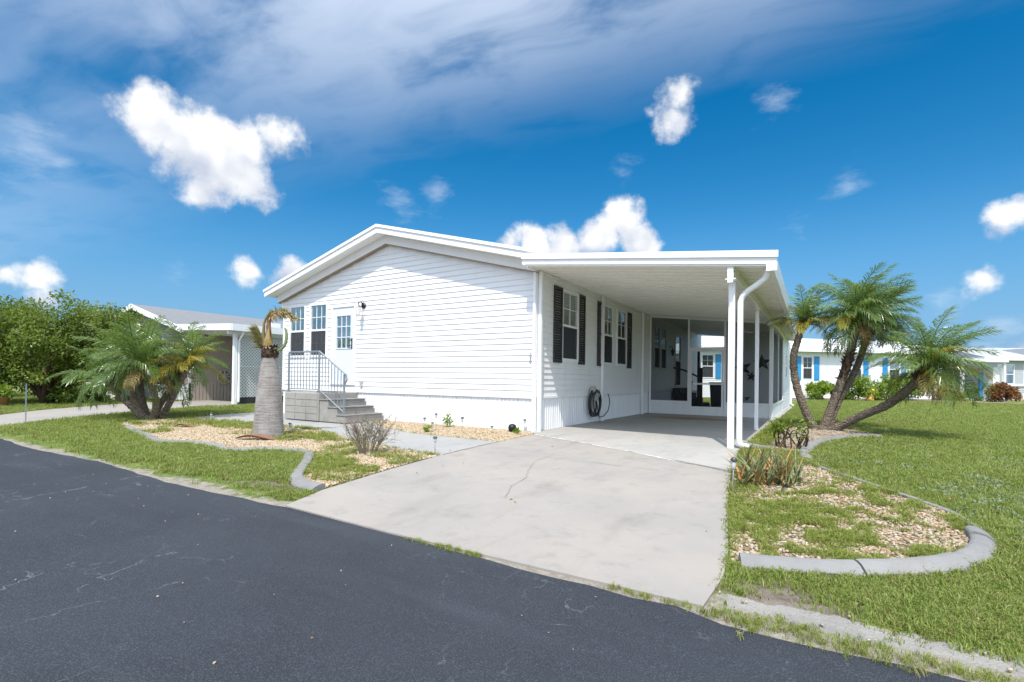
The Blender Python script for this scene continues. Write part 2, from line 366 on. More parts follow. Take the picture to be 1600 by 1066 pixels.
def mk_shingle(N):
    p = N.pos(); b = N.n.new('ShaderNodeTexBrick'); N.set(b.inputs['Vector'], N.vmath('MULTIPLY', N.add('ShaderNodeCombineXYZ', i_0=N.add('ShaderNodeSeparateXYZ', i_0=p).outputs[1], i_1=N.add('ShaderNodeSeparateXYZ', i_0=p).outputs[0]).outputs[0], (1, 1, 1)))
    b.inputs['Scale'].default_value = 3; b.inputs['Color1'].default_value = (.15, .155, .16, 1); b.inputs['Color2'].default_value = (.21, .215, .22, 1); b.inputs['Mortar'].default_value = (.2, .2, .21, 1); b.inputs['Mortar Size'].default_value = .02
    return P(N, N.mix(N.noise(p, 25, 3), b.outputs[0], (.19, .195, .20)), .9)
material('shingle', mk_shingle)
M = MATS

# ------------------------------------------------------------------ mesh helpers
def g(x, y): return -0.03*min(max(-y-.3, 0), 7)
def root_off(o):
    v = Vector((0, 0, 0))
    while o is not None: v += o.location; o = o.parent
    return v
def tag(o, label=None, cat=None, group=None, kind=None):
    for k, v in (('label', label), ('category', cat), ('group', group), ('kind', kind)):
        if v: o[k] = v
    return o
def empty(name, loc, label, cat, group=None):
    o = bpy.data.objects.new(name, None); o.location = loc; o.empty_display_size = .2; COL.objects.link(o); return tag(o, label, cat, group)
class Frame:
    """wall frame: s along the wall, d outwards, z up"""
    def __init__(s, O, u, n): s.O = Vector(O); s.u = Vector(u).normalized(); s.n = Vector(n).normalized()
    def __call__(s, a, d, z): return s.O + s.u*a + s.n*d + Vector((0, 0, z))
WORLD = Frame((0, 0, 0), (1, 0, 0), (0, 1, 0))
class MB:
    def __init__(s): s.v = []; s.f = []; s.sm = False
    def add(s, vs, fs):
        b = len(s.v); s.v += [tuple(x) for x in vs]; s.f += [tuple(b+i for i in f) for f in fs]; return s
    def box(s, x0, x1, y0, y1, z0, z1, F=WORLD):
        vs = [F(x, y, z) for z in (z0, z1) for y in (y0, y1) for x in (x0, x1)]
        return s.add(vs, [(0, 2, 3, 1), (4, 5, 7, 6), (0, 1, 5, 4), (2, 6, 7, 3), (0, 4, 6, 2), (1, 3, 7, 5)])
    def prism(s, poly, a, b, fn):
        """poly: 2D outline, extruded between a and b through fn(p, t)"""
        n = len(poly); vs = [fn(p, a) for p in poly]+[fn(p, b) for p in poly]
        return s.add(vs, [tuple(range(n-1, -1, -1)), tuple(range(n, 2*n))]+[(i, (i+1) % n, n+(i+1) % n, n+i) for i in range(n)])
    def tube(s, path, rad, n=8, caps=True):
        path = [Vector(p) for p in path]; rad = rad if hasattr(rad, '__len__') else [rad]*len(path)
        b = len(s.v); up = None
        for i, p in enumerate(path):
            t = (path[min(i+1, len(path)-1)]-path[max(i-1, 0)]).normalized()
            if up is None: up = t.orthogonal().normalized()
            else: up = (up-t*up.dot(t)).normalized()
            w = t.cross(up)
            for k in range(n):
                a = 2*math.pi*k/n; q = p+(up*math.cos(a)+w*math.sin(a))*rad[i]; s.v.append(tuple(q))
        for i in range(len(path)-1):
            for k in range(n): s.f.append((b+i*n+k, b+i*n+(k+1) % n, b+(i+1)*n+(k+1) % n, b+(i+1)*n+k))
        if caps: s.f.append(tuple(b+k for k in range(n-1, -1, -1))); s.f.append(tuple(b+(len(path)-1)*n+k for k in range(n)))
        return s
    def lathe(s, prof, c, n=20, jit=0):
        b = len(s.v)
        for i, (r, z) in enumerate(prof):
            for k in range(n):
                a = 2*math.pi*k/n; q = r*(1+jit*rnd.uniform(-1, 1)); s.v.append((c[0]+q*math.cos(a), c[1]+q*math.sin(a), c[2]+z))
        for i in range(len(prof)-1):
            for k in range(n): s.f.append((b+i*n+k, b+i*n+(k+1) % n, b+(i+1)*n+(k+1) % n, b+(i+1)*n+k))
        s.f.append(tuple(b+k for k in range(n-1, -1, -1))); s.f.append(tuple(b+(len(prof)-1)*n+k for k in range(n)))
        return s
    def mesh(s, name, mat, off=Vector((0, 0, 0)), smooth=False):
        me = bpy.data.meshes.new(name); me.from_pydata([(x-off.x, y-off.y, z-off.z) for x, y, z in s.v], [], s.f)
        if mat: me.materials.append(M[mat] if isinstance(mat, str) else mat)
        if smooth: me.polygons.foreach_set('use_smooth', [True]*len(me.polygons))
        me.update(); return me
    def build(s, name, mat, parent=None, smooth=False, bevel=0):
        off = root_off(parent) if parent else Vector((0, 0, 0))
        o = bpy.data.objects.new(name, s.mesh(name, mat, off, smooth)); COL.objects.link(o)
        if parent: o.parent = parent
        if bevel:
            m = o.modifiers.new('bevel', 'BEVEL'); m.width = bevel; m.segments = 2; m.limit_method = 'ANGLE'
        return o
def top(mb, name, mat, loc, label, cat, group=None, smooth=False, bevel=0):
    """one-mesh thing with its origin at loc"""
    o = bpy.data.objects.new(name, mb.mesh(name, mat, Vector(loc), smooth)); o.location = loc; COL.objects.link(o)
    if bevel:
        m = o.modifiers.new('bevel', 'BEVEL'); m.width = bevel; m.segments = 2; m.limit_method = 'ANGLE'
    return tag(o, label, cat, group)
def copy_tree(o, parent=None):
    c = o.copy(); COL.objects.link(c)
    if parent: c.parent = parent
    for ch in list(o.children): copy_tree(ch, c)
    return c
def struct(o): o['kind'] = 'structure'; return o
def clip_poly(poly, a, b, c):
    """keep a*x+b*y<=c"""
    out = []
    for i, p in enumerate(poly):
        q = poly[(i+1) % len(poly)]; dp, dq = a*p[0]+b*p[1]-c, a*q[0]+b*q[1]-c
        if dp <= 0: out.append(p)
        if (dp < 0 < dq) or (dq < 0 < dp):
            t = dp/(dp-dq); out.append((p[0]+(q[0]-p[0])*t, p[1]+(q[1]-p[1])*t))
    return out
def inside(poly, x, y):
    c = False; n = len(poly); j = n-1
    for i in range(n):
        xi, yi = poly[i]; xj, yj = poly[j]
        if (yi > y) != (yj > y) and x < (xj-xi)*(y-yi)/(yj-yi)+xi: c = not c
        j = i
    return c
def inside_np(poly, X, Y):
    c = np.zeros(len(X), bool); n = len(poly); j = n-1
    for i in range(n):
        xi, yi = poly[i]; xj, yj = poly[j]
        if yi != yj:
            h = ((yi > Y) != (yj > Y)) & (X < (xj-xi)*(Y-yi)/(yj-yi)+xi); c ^= h
        j = i
    return c
def sheet(name, poly, lift, mat, depth=.08, jitter=0, seed=1, parent=None):
    """flat sheet that follows the fall of the ground, with a real edge"""
    r = random.Random(seed)
    if jitter:
        out = []
        for i, p in enumerate(poly):
            q = poly[(i+1) % len(poly)]; L = math.dist(p, q); n = max(1, int(L/.22))
            for k in range(n):
                t = k/n; out.append((p[0]+(q[0]-p[0])*t+r.uniform(-jitter, jitter), p[1]+(q[1]-p[1])*t+r.uniform(-jitter, jitter)))
        poly = out
    bm = bmesh.new(); f = bm.faces.new([bm.verts.new((x, y, 0)) for x, y in poly]); bmesh.ops.recalc_face_normals(bm, faces=[f])
    if f.normal.z < 0: f.normal_flip()
    bmesh.ops.triangulate(bm, faces=bm.faces[:])
    for yy in (-.3, -7.3):
        bmesh.ops.bisect_plane(bm, geom=bm.verts[:]+bm.edges[:]+bm.faces[:], plane_co=(0, yy, 0), plane_no=(0, 1, 0))
    ed = [e for e in bm.edges if e.is_boundary]
    ret = bmesh.ops.extrude_edge_only(bm, edges=ed); low = {v for v in ret['geom'] if isinstance(v, bmesh.types.BMVert)}
    for v in bm.verts: v.co.z = g(v.co.x, v.co.y)+lift-(depth if v in low else 0)
    bmesh.ops.recalc_face_normals(bm, faces=bm.faces[:])
    me = bpy.data.meshes.new(name); bm.to_mesh(me); bm.free(); me.materials.append(M[mat])
    o = bpy.data.objects.new(name, me); COL.objects.link(o)
    if parent: o.parent = parent
    else: struct(o)
    return o
def siding(parent, F, L, z0, z1, e, openings, mat, planes=(), proud=.021, name='siding_plank', joined=False):
    """lapped boards; every course is its own board, cut round the openings and under the planes a*s+b*z<=c"""
    k = 0; allb = MB()
    while z0+k*e < z1-.005:
        a, b = z0+k*e, min(z0+(k+1)*e, z1); k += 1
        cuts = sorted({a, b}|{z for o in openings for z in o[2:4] if a < z < b})
        ends = sorted({0, L}|{v for o in openings for v in o[:2] if o[2] < b and o[3] > a})
        off = lambda z: proud-(z-a)/e*(proud-.002)
        for i0, i1 in zip(ends, ends[1:]):
            mb = allb if joined else MB()
            for p, q in zip(cuts, cuts[1:]):
                if any(o[0] < i1-1e-6 and o[1] > i0+1e-6 and o[2] < q-1e-6 and o[3] > p+1e-6 for o in openings): continue
                poly = [(i0, p), (i1, p), (i1, q), (i0, q)]
                for pl_ in planes: poly = clip_poly(poly, *pl_) if poly else poly
                if len(poly) < 3: continue
                mb.add([F(s, off(z), z) for s, z in poly], [tuple(range(len(poly)))])
                if p == a:
                    lo = [s for s, z in poly if abs(z-a) < 1e-6]
                    if len(lo) > 1: mb.add([F(min(lo), off(a), a), F(max(lo), off(a), a), F(max(lo), -.002, a), F(min(lo), -.002, a)], [(0, 1, 2, 3)])
            if not joined and mb.f: mb.build(name, mat, parent)
    if joined: return allb.build(name, mat, parent)
def window(parent, F, s0, s1, z0, z1, cols=3, rows=2, lower_grid=False, blind=False, curtain=False, fw=.05, mat='trim', low='bug_screen', simple=False):
    """double-hung window set into an opening"""
    m = MB()
    m.box(s0-.03, s0+fw-.02, -.05, .032, z0-.03, z1+.03, F); m.box(s1-fw+.02, s1+.03, -.05, .032, z0-.03, z1+.03, F)
    m.box(s0+fw-.02, s1-fw+.02, -.05, .033, z1-fw+.02, z1+.03, F); m.box(s0+fw-.02, s1-fw+.02, -.05, .04, z0-.03, z0+fw-.02, F)
    fr = m.build('window', mat, parent)
    zm = (z0+z1)/2; a, b = s0+fw-.02, s1-fw+.02
    MB().box(a, b, -.03, .018, zm-.025, zm+.025, F).build('meeting_rail', mat, fr)
    MB().box(a, b, -.008, -.004, zm+.025, z1-fw+.02, F).build('upper_pane', 'glass', fr)
    MB().box(a, b, -.020, -.016, z0+fw-.02, zm-.025, F).build('lower_pane', 'glass', fr)
    mm = MB()
    def grid(za, zb, d):
        for i in range(1, cols): x = a+(b-a)*i/cols; mm.box(x-.008, x+.008, d, d+.012, za, zb, F)
        for j in range(1, rows):
            z = za+(zb-za)*j/rows
            for i in range(cols): mm.box(a+(b-a)*i/cols+.008*(i > 0), a+(b-a)*(i+1)/cols-.008*(i < cols-1), d, d+.012, z-.008, z+.008, F)
    grid(zm+.025, z1-fw+.02, -.003)
    if lower_grid: grid(z0+fw-.02, zm-.025, -.015)
    mm.build('muntin_grid', mat, fr)
    if low: MB().box(a, b, .006, .008, z0+fw-.02, zm-.025, F).build('insect_screen', low, fr)
    if blind:
        bl = MB(); z = z0+.05
        while z < z1-.05:
            bl.add([F(a+.01, -.075, z), F(b-.01, -.075, z), F(b-.01, -.055, z+.024), F(a+.01, -.055, z+.024)], [(0, 1, 2, 3)]); z += .035
        bl.build('blind', 'blind', fr)
    if curtain:
        c = MB(); n = 28
        c.add([F(a+(b-a)*i/n, -.12+.02*math.sin(i*1.9), z) for z in (z0+.03, z1-.03) for i in range(n+1)], [(i, i+1, n+2+i, n+1+i) for i in range(n)])
        c.build('curtain', 'curtain', fr)
    return fr

# ================================================================== SETTING
ys = [-600, -7.3, -.3, 40, 900]
gm = MB(); gm.add([(x, y, g(x, y)-.004) for y in ys for x in (-700, 700)], [(2*i, 2*i+1, 2*i+3, 2*i+2) for i in range(len(ys)-1)])
struct(gm.build('lawn', 'lawn'))
rr = random.Random(3)
edge = []
x = -260.0
while x < 120:
    edge.append((x, -6.0+.05*math.sin(x*1.3)+rr.uniform(-.02, .02)-(.10 if 4.4 < x < 6 else 0))); x += .25 if -20 < x < 20 else 4.0
rm = MB(); n = len(edge)
rm.add([(x, y, g(0, y)+.0) for x, y in edge]+[(x, -7.3, g(0, -7.3)) for x, y in edge]+[(x, -13, g(0, -7.3)) for x, y in edge], [(k*n+i, (k+1)*n+i, (k+1)*n+i+1, k*n+i+1) for k in range(2) for i in range(n-1)])
struct(rm.build('road', 'asphalt'))
DRIVE = [(.2, -.36), (.14, -1.8), (.13, -3.09), (.25, -4.3), (.42, -5.4), (.62, -5.96), (2.0, -6.0), (3.2, -5.99), (4.38, -5.98), (4.41, -5.5), (4.36, -4.99), (4.1, -3.23), (3.97, -2.12)]
CARSLAB = [(-.02, -.2), (.2, -.345), (3.97, -2.105), (3.84, -.5), (3.84, 17.0), (-.02, 17.0)]
WALK = [(.135, -1.57), (-2.0, -1.47), (-3.2, -1.1), (-4.1, -.5), (-4.2, .05), (-8.7, .05), (-9.2, -1.0), (-9.2, -2.25), (-6.85, -2.08), (-4.0, -2.08), (-2.04, -2.76), (-1.04, -2.97), (.13, -3.085)]
NDRIVE = [(-10.0, -5.97), (-10.7, -5.4), (-11.6, -4), (-12.3, -2.4), (-12.7, -.5), (-12.7, 18), (-17.05, 18), (-17.05, 1.4), (-16.6, -.4), (-16.4, -1.7), (-15.5, -3.5), (-14.4, -4.6), (-13.6, -5.97)]
EDGE_L = [(-9.3, -3.7), (-8.11, -3.99), (-6.3, -4.35), (-5.3, -4.62), (-4.91, -4.66), (-4.25, -4.38), (-3.65, -4.39), (-3.25, -4.52), (-2.91, -4.50), (-2.57, -4.15), (-2.02, -3.95), (-1.58, -4.09), (-1.1, -4.5), (-.62, -4.95), (-.34, -5.2), (.0, -5.36), (.34, -5.38)]
BED_L = EDGE_L+[(.25, -4.6), (.12, -3.6), (.12, -3.1), (-1.04, -2.985), (-2.04, -2.775), (-4, -2.09), (-6.85, -2.09), (-9.1, -2.3), (-9.5, -3.0)]
BED_H = [(-.03, -.02), (-4.15, -.02), (-4.05, -.5), (-3.2, -1.09), (-2, -1.46), (.12, -1.56), (.17, -.42)]
EDGE_R = [(4.47, -5.23), (4.7, -5.17), (5.0, -5.05), (5.3, -4.88), (5.6, -4.63), (5.83, -4.3), (5.95, -3.92), (5.95, -3.68)]
EDGE_RB = [(6.0, -3.5), (5.94, -3.01), (5.7, -2.6), (5.33, -1.98), (4.97, -1.39), (4.77, -.88)]
EDGE_RC = [(4.76, -.80), (4.72, -.2), (4.74, .4), (4.82, 1.2), (5.02, 2.1), (5.35, 2.95), (5.7, 3.45), (5.95, 3.5)]
BED_R = [(4.4, -5.25)]+EDGE_R+EDGE_RB+EDGE_RC+[(6.0, 4.2), (5.5, 5.3), (4.5, 6.4), (3.86, 6.4), (3.86, -.3), (4.0, -2.1), (4.12, -3.23), (4.38, -4.99)]
sheet('driveway', DRIVE, .012, 'driveway', .1)
sheet('carport_slab', CARSLAB, .018, 'slab', .1)
sheet('walkway', WALK, .010, 'walk', .1)
sheet('neighbor_driveway', NDRIVE, .012, 'driveway', .1)
# pale repaired joint between the two slabs, and the long crack in the driveway
dr = bpy.data.objects['driveway']
def ribbon(name, path, w, lift, mat, parent, seed=1):
    r = random.Random(seed); mb = MB(); pts = []
    for p, q in zip(path, path[1:]):
        k = max(2, int(math.dist(p, q)/.08))
        for i in range(k): t = i/k; pts.append((p[0]+(q[0]-p[0])*t+r.uniform(-.012, .012), p[1]+(q[1]-p[1])*t+r.uniform(-.012, .012)))
    pts.append(path[-1]); vs = []
    for i, p in enumerate(pts):
        a, b = pts[max(0, i-1)], pts[min(len(pts)-1, i+1)]; L = math.dist(a, b) or 1; nx, ny = -(b[1]-a[1])/L, (b[0]-a[0])/L
        ww = w*r.uniform(.4, 1.3)
        for s in (-.5, .5): vs.append((p[0]+nx*ww*s, p[1]+ny*ww*s, g(0, p[1]+ny*ww*s)+lift))
    mb.add(vs, [(2*i, 2*i+1, 2*i+3, 2*i+2) for i in range(len(pts)-1)])
    return mb.build(name, mat, parent)
plain('crack_dirt', (.19, .175, .155), .95, .3, 20)
plain('mortar_pale', (.62, .60, .55), .9, .15, 12)
ribbon('crack', [(1.55, -2.2), (1.57, -2.86), (1.75, -3.3), (1.99, -3.82), (2.05, -4.2), (2.24, -4.63)], .006, .0165, 'crack_dirt', dr, 4)
ribbon('joint_patch', [(.22, -.44), (1.2, -.83), (2.52, -1.42), (3.2, -1.80)], .05, .0165, 'mortar_pale', dr, 5)
ribbon('crack', [(3.25, -1.84), (3.6, -1.98), (3.95, -2.16)], .02, .0165, 'crack_dirt', dr, 6)
ribbon('crack', [(.3, -2.6), (1.2, -2.45), (2.2, -2.5), (3.2, -2.55)], .008, .0165, 'crack_dirt', dr, 8)
wk = bpy.data.objects['walkway']
ribbon('crack', [(.14, -1.57), (.13, -2.3), (.14, -3.08)], .03, .0165, 'crack_dirt', wk, 7)
# shoulders of the road
sheet('gravel_bed_front', BED_L, .004, 'gravel_base', .05, .02, 8)
sheet('gravel_bed_wall', BED_H, .006, 'gravel_base', .05, .015, 9)
sheet('gravel_bed_side', BED_R, .004, 'gravel_base2', .05, .02, 10)
sheet('sand_patch', [(4.05, .2), (4.5, -.1), (4.68, .5), (4.8, 1.4), (5.0, 2.3), (5.4, 3.1), (5.8, 3.7), (5.6, 4.8), (5.0, 5.4), (4.4, 5.6), (4.05, 4.5), (3.95, 2.5)], .010, 'sand', .012, .05, 11)
FARBED = [(2.0, 27.4), (5, 29.0), (8.6, 30.9), (12, 32.6), (15.2, 33.6), (16.4, 35.2), (15, 36.8), (12, 36.8), (2, 28.2)]
sheet('gravel_bed_far', FARBED, .03, 'gravel_base', .05, .1, 12)

# landscape edging in cast lengths
def edging(name, path, w, h, label, mat='curb', seed=1, gaps=5):
    pts = [Vector((*p, 0)) for p in path]
    for _ in range(3):
        new = [pts[0]]
        for a, b in zip(pts, pts[1:]): new += [a*.75+b*.25, a*.25+b*.75]
        pts = new+[pts[-1]]
    root = empty(name, (path[0][0], path[0][1], g(*path[0])), label, 'edging')
    prof = [(-w/2, -.05), (-w/2, h*.72), (-w*.44, h*.9), (-w*.32, h), (-w*.12, h*.98), (w*.1, h*.84), (w*.3, h*.58), (w*.44, h*.3), (w/2, h*.05), (w/2, -.05)]
    r = random.Random(seed); i = 0
    while i < len(pts)-1:
        j = min(len(pts)-1, i+r.randint(gaps, gaps*2))
        if len(pts)-1-j < 4: j = len(pts)-1
        mb = MB(); dz = r.uniform(-.008, .008); b = 0; m = len(prof)
        for k in range(i, j+1):
            t = (pts[min(k+1, len(pts)-1)]-pts[max(k-1, 0)]).normalized(); nn = Vector((t.y, -t.x, 0)); p = pts[k].copy()
            if k == i and i: p += t*.006
            if k == j and j < len(pts)-1: p -= t*.006
            for q, z in prof: mb.v.append((p.x+nn.x*q, p.y+nn.y*q, g(p.x, p.y)+z+dz*(z > 0)+r.uniform(-.002, .002)))
        for k in range(j-i):
            for q in range(m): mb.f.append((k*m+q, k*m+(q+1) % m, (k+1)*m+(q+1) % m, (k+1)*m+q))
        mb.f.append(tuple(range(m-1, -1, -1))); mb.f.append(tuple((j-i)*m+q for q in range(m)))
        mb.build('edging_length', mat, root); i = j
    return root
edging('landscape_edging', EDGE_L[1:], .16, .055, 'wavy low grey concrete edging around the bottle palm bed', seed=2, gaps=16)
edging('landscape_edging', EDGE_R, .155, .07, 'cracked curved concrete edging between driveway and right roadside grass', seed=5, gaps=14)
edging('landscape_edging', EDGE_RB, .09, .03, 'thin sunken edging strip along the weedy gravel beside the lawn', seed=3, gaps=14)
edging('landscape_edging', EDGE_RC, .17, .06, 'pale curved concrete edging beside the leaning palm clump', seed=4, gaps=12)

# ================================================================== THE HOUSE
HW, HL = 8.41, 16.2
SK = .69                              # top of the skirting
RX, RZ, RS = -4.2, 4.74, .265         # ridge
home = empty('manufactured_home', (-4.2, 8, 0), 'long white manufactured home with gable front and low pitched roof', 'house')
FF = Frame((-HW, 0, 0), (1, 0, 0), (0, -1, 0))     # front wall, s from the left corner
FS = Frame((0, 0, 0), (0, 1, 0), (1, 0, 0))        # side wall under the carport
def zr(x): return RZ-RS*abs(x-RX)
fw_ = empty('front_wall', (0, 0, 0), None, None); fw_.parent = home
sw_ = empty('side_wall', (0, 0, 0), None, None); sw_.parent = home
front_open = [(-8.10+HW, -7.42+HW, 1.63, 3.06), (-7.18+HW, -6.49+HW, 1.63, 3.06), (-6.30+HW, -5.34+HW, .86, 2.96)]
s0 = RX+HW
planes = [(-RS, 1, RZ-.32-RS*s0), (RS, 1, RZ-.32+RS*s0)]
wall_f = MB().box(-HW, 0, .10, .11, 0, .05).build('sill_plate', 'dark_room', home)
siding(fw_, FF, HW-.05, SK+.03, 4.6, .121, front_open, 'vinyl', planes)
side_open = [(1.13, 1.97, 1.52, 3.06), (3.59, 4.29, 1.52, 3.06), (4.63, 5.41, 1.52, 3.06), (8.3, 9.0, 1.52, 3.0), (9.15, 9.85, 1.52, 3.0), (11.2, 12.1, .86, 2.9)]
siding(sw_, FS, HL, SK+.03, 3.42, .121, side_open, 'vinyl')
for nm in (fw_, sw_): nm.name = nm.name
# hidden walls that close the house
MB().box(-HW, -HW+.05, .02, HL, .02, 3.5).build('far_wall', 'vinyl', home)
MB().box(-HW, -.01, HL, HL+.05, .02, 3.5).build('rear_wall', 'vinyl', home)
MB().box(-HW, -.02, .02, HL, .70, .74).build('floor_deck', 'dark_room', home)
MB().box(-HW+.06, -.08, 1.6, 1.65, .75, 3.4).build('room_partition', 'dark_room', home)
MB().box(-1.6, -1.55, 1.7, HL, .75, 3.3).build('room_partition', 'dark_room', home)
# corner boards and starter strips
MB().box(-HW-.02, -HW+.07, -.025, .0, SK, 3.35).build('corner_board', 'trim', home)
MB().box(-.075, .022, -.024, -.001, SK+.02, 3.40).build('corner_board', 'trim', home)
MB().box(-HW, 0, -.03, -.005, SK-.012, SK+.03).build('starter_strip', 'trim', home)
MB().box(.001, .03, .02, HL, SK-.012, SK+.03).build('starter_strip', 'trim', home)
# skirting: ribbed vertical panels
def skirting(F, L, step, parent, w=.40):
    a = 0
    while a < L-.01:
        b = min(a+w, L); mb = MB(); prof = []
        s = a+.003
        while s < b-.003:
            for ds, d in ((0, .0), (.012, .012), (.022, .012), (.034, .0)):
                if s+ds < b-.003: prof.append((s+ds, d))
            s += step
        prof.append((b-.003, 0))
        vs = [F(s_, d, z) for z in (.0, SK-.012) for s_, d in prof]; k = len(prof)
        mb.add(vs, [(i, i+1, k+i+1, k+i) for i in range(k-1)])
        mb.build('skirting_panel', 'skirt', parent); a = b
sk1 = MB().box(-HW, -.03, .03, .05, 0, SK-.015).build('skirting_backing', 'skirt', home)
skirting(Frame((-HW, .012, 0), (1, 0, 0), (0, -1, 0)), HW, .1, sk1)
sk2 = MB().box(-.05, -.03, .06, HL, 0, SK-.015).build('skirting_backing', 'skirt', home)
skirting(Frame((-.012, .03, 0), (0, 1, 0), (1, 0, 0)), HL-.05, .1, sk2)
# roof
OV = .42; XL, XR = -8.75, .36
roof = MB()
def roofsec(x0, x1, name):
    m = MB(); y0, y1 = -OV+.02, HL+.35
    m.add([(x, y, zr(x)-d) for d in (.05, .0) for x in (x0, x1) for y in (y0, y1)], [(0, 1, 3, 2), (4, 6, 7, 5), (0, 2, 6, 4), (1, 5, 7, 3), (0, 4, 5, 1), (2, 3, 7, 6)])
    return m.build(name, 'roof_white', home)
rl = roofsec(XL, RX, 'roof'); rr_ = roofsec(RX+.0005, XR, 'roof')
def rake(name, d0, d1, y0, y1, xl, xr, mat, parent, peak=0):
    """board that follows the gable, from d0 to d1 below the roof line"""
    for a, b in ((xl, RX), (RX+.001, xr)):
        m = MB(); m.add([(x, y, zr(x)-d) for d in (d1, d0) for x in (a, b) for y in (y0, y1)], [(0, 1, 3, 2), (4, 6, 7, 5), (0, 2, 6, 4), (1, 5, 7, 3), (0, 4, 5, 1), (2, 3, 7, 6)]); m.build(name, mat, parent)
rake('drip_edge', -.012, .055, -OV-.03, -OV-.004, XL-.02, XR+.02, 'fascia', home)
rake('rake_fascia', .05, .19, -OV-.003, -OV+.018, XL, XR, 'fascia', home)
rake('rake_soffit', .175, .182, -OV+.02, -.12, XL+.02, XR-.02, 'trim', home)
rake('frieze_board', .183, .385, -.125, .02, -8.56, .05, 'trim', home)
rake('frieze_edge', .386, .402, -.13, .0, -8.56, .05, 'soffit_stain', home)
MB().box(XL, XL+.1, -OV, HL+.3, zr(XL)-.17, zr(XL)-.05).build('gutter', 'fascia', home)
MB().box(XL+.1, -HW, -.1, HL+.3, zr(XL)-.16, zr(XL)-.15).build('eave_soffit', 'trim', home)
MB().tube([(XL+.12, -.02, 3.37), (-8.52, -.03, 3.3), (-8.46, -.03, 3.2), (-8.45, -.03, 3.0)], .03, 6).build('downspout', 'fascia', home)
# front windows
window(home, FF, *front_open[0], 3, 2, True, blind=True)
window(home, FF, *front_open[1], 3, 2, True)
# front door
def door(parent, F, s0, s1, z0, z1, mat='door_paint', handle_right=True):
    fr = MB().box(s0-.05, s0+.012, -.06, .03, z0, z1+.04, F).box(s1-.012, s1+.05, -.06, .03, z0, z1+.04, F).box(s0+.012, s1-.012, -.06, .031, z1-.01, z1+.041, F).box(s0-.05, s1+.05, -.06, .05, z0-.04, z0-.001, F).build('door_frame', 'trim', parent)
    a, b = s0+.014, s1-.014; ww = b-a
    g0, g1, h0, h1 = a+.19*ww, b-.16*ww, z0+.93, z1-.24
    d = MB().box(a, b, -.03, .008, z0+.006, h0, F).box(a, b, -.03, .008, h1, z1-.014, F).box(a, g0, -.03, .008, h0, h1, F).box(g1, b, -.03, .008, h0, h1, F).build('door', mat, parent)
    mo = MB().box(g0-.03, g1+.03, .009, .022, h0-.03, h0, F).box(g0-.03, g1+.03, .009, .022, h1, h1+.03, F).box(g0-.03, g0, .009, .022, h0, h1, F).box(g1, g1+.03, .009, .022, h0, h1, F).build('glazing_bead', mat, d)
    MB().box(g0, g1, -.012, -.008, h0, h1, F).build('pane', 'glass', d)
    mm = MB()
    for i in (1, 2): x = g0+(g1-g0)*i/3; mm.box(x-.011, x+.011, -.006, .012, h0, h1, F)
    for j in (1, 2):
        z = h0+(h1-h0)*j/3
        for i in range(3): mm.box(g0+(g1-g0)*i/3+.011*(i > 0), g0+(g1-g0)*(i+1)/3-.011*(i < 2), -.006, .012, z-.011, z+.011, F)
    mm.build('muntin_grid', mat, d)
    c = MB(); n = 16; c.add([F(g0+(g1-g0)*i/n, -.05+.012*math.sin(i*2.2), z) for z in (h0, h1) for i in range(n+1)], [(i, i+1, n+2+i, n+1+i) for i in range(n)]); c.build('curtain', 'blind', d)
    hs = b-.09
    MB().box(hs-.022, hs+.022, .009, .02, z0+.90, z0+1.18, F).tube([F(hs, .02, z0+.99), F(hs, .055, z0+.99), F(hs-.05, .06, z0+.985), F(hs-.12, .058, z0+.985)], .010, 6).tube([F(hs, .02, z0+1.13), F(hs, .035, z0+1.13)], .025, 8).build('door_handle', 'bronze', d)
    return d
door(home, FF, -6.25+HW, -5.39+HW, .905, 2.92)
# wall lantern
lan = MB().tube([FF(-5.05+HW, .016, 2.90), FF(-5.05+HW, .045, 2.90)], .075, 12).tube([FF(-5.05+HW, .04, 2.92), FF(-5.05+HW, .12, 2.98), FF(-5.05+HW, .19, 2.96), FF(-5.05+HW, .20, 2.90)], .014, 6)
lo_ = lan.build('wall_lantern', 'bronze', home, True)
lc = FF(-5.05+HW, .20, 0)
MB().lathe([(.075, 2.84), (.05, 2.88), (.015, 2.91)], (lc.x, lc.y, 0), 8).build('lantern_cap', 'steel', lo_)
MB().lathe([(.035, 2.60), (.055, 2.65), (.07, 2.835), (.02, 2.838)], (lc.x, lc.y, 0), 8).build('lantern_glass', 'lamp_glass', lo_)
MB().box(-5.13+HW, -5.05+HW, .02, .06, .82, .97, FF).build('outlet_box', 'reel_beige', home, bevel=.006)
# house number
def text_mesh(name, body, size, mat, parent, F, s, z, d, depth=.006):
    c = bpy.data.curves.new(name, 'FONT'); c.body = body; c.size = size; c.extrude = depth/2; c.align_x = 'CENTER'
    o = bpy.data.objects.new(name+'_tmp', c); COL.objects.link(o); dg = bpy.context.evaluated_depsgraph_get()
    me = bpy.data.meshes.new_from_object(o.evaluated_get(dg)); bpy.data.objects.remove(o); bpy.data.curves.remove(c)
    mt = Matrix(((F.u.x, 0, F.n.x, 0), (F.u.y, 0, F.n.y, 0), (0, 1, 0, 0), (0, 0, 0, 1))); me.transform(mt)
    me.materials.clear(); me.materials.append(M[mat])
    o = bpy.data.objects.new(name, me); COL.objects.link(o); o.parent = parent; o.location = F(s, d, z)-root_off(parent); return o
for ch, z in (('3', 1.555), ('9', 1.47), ('0', 1.385)): text_mesh('house_number', ch, .11, 'number_grey', home, FF, -.12+HW, z, .035)
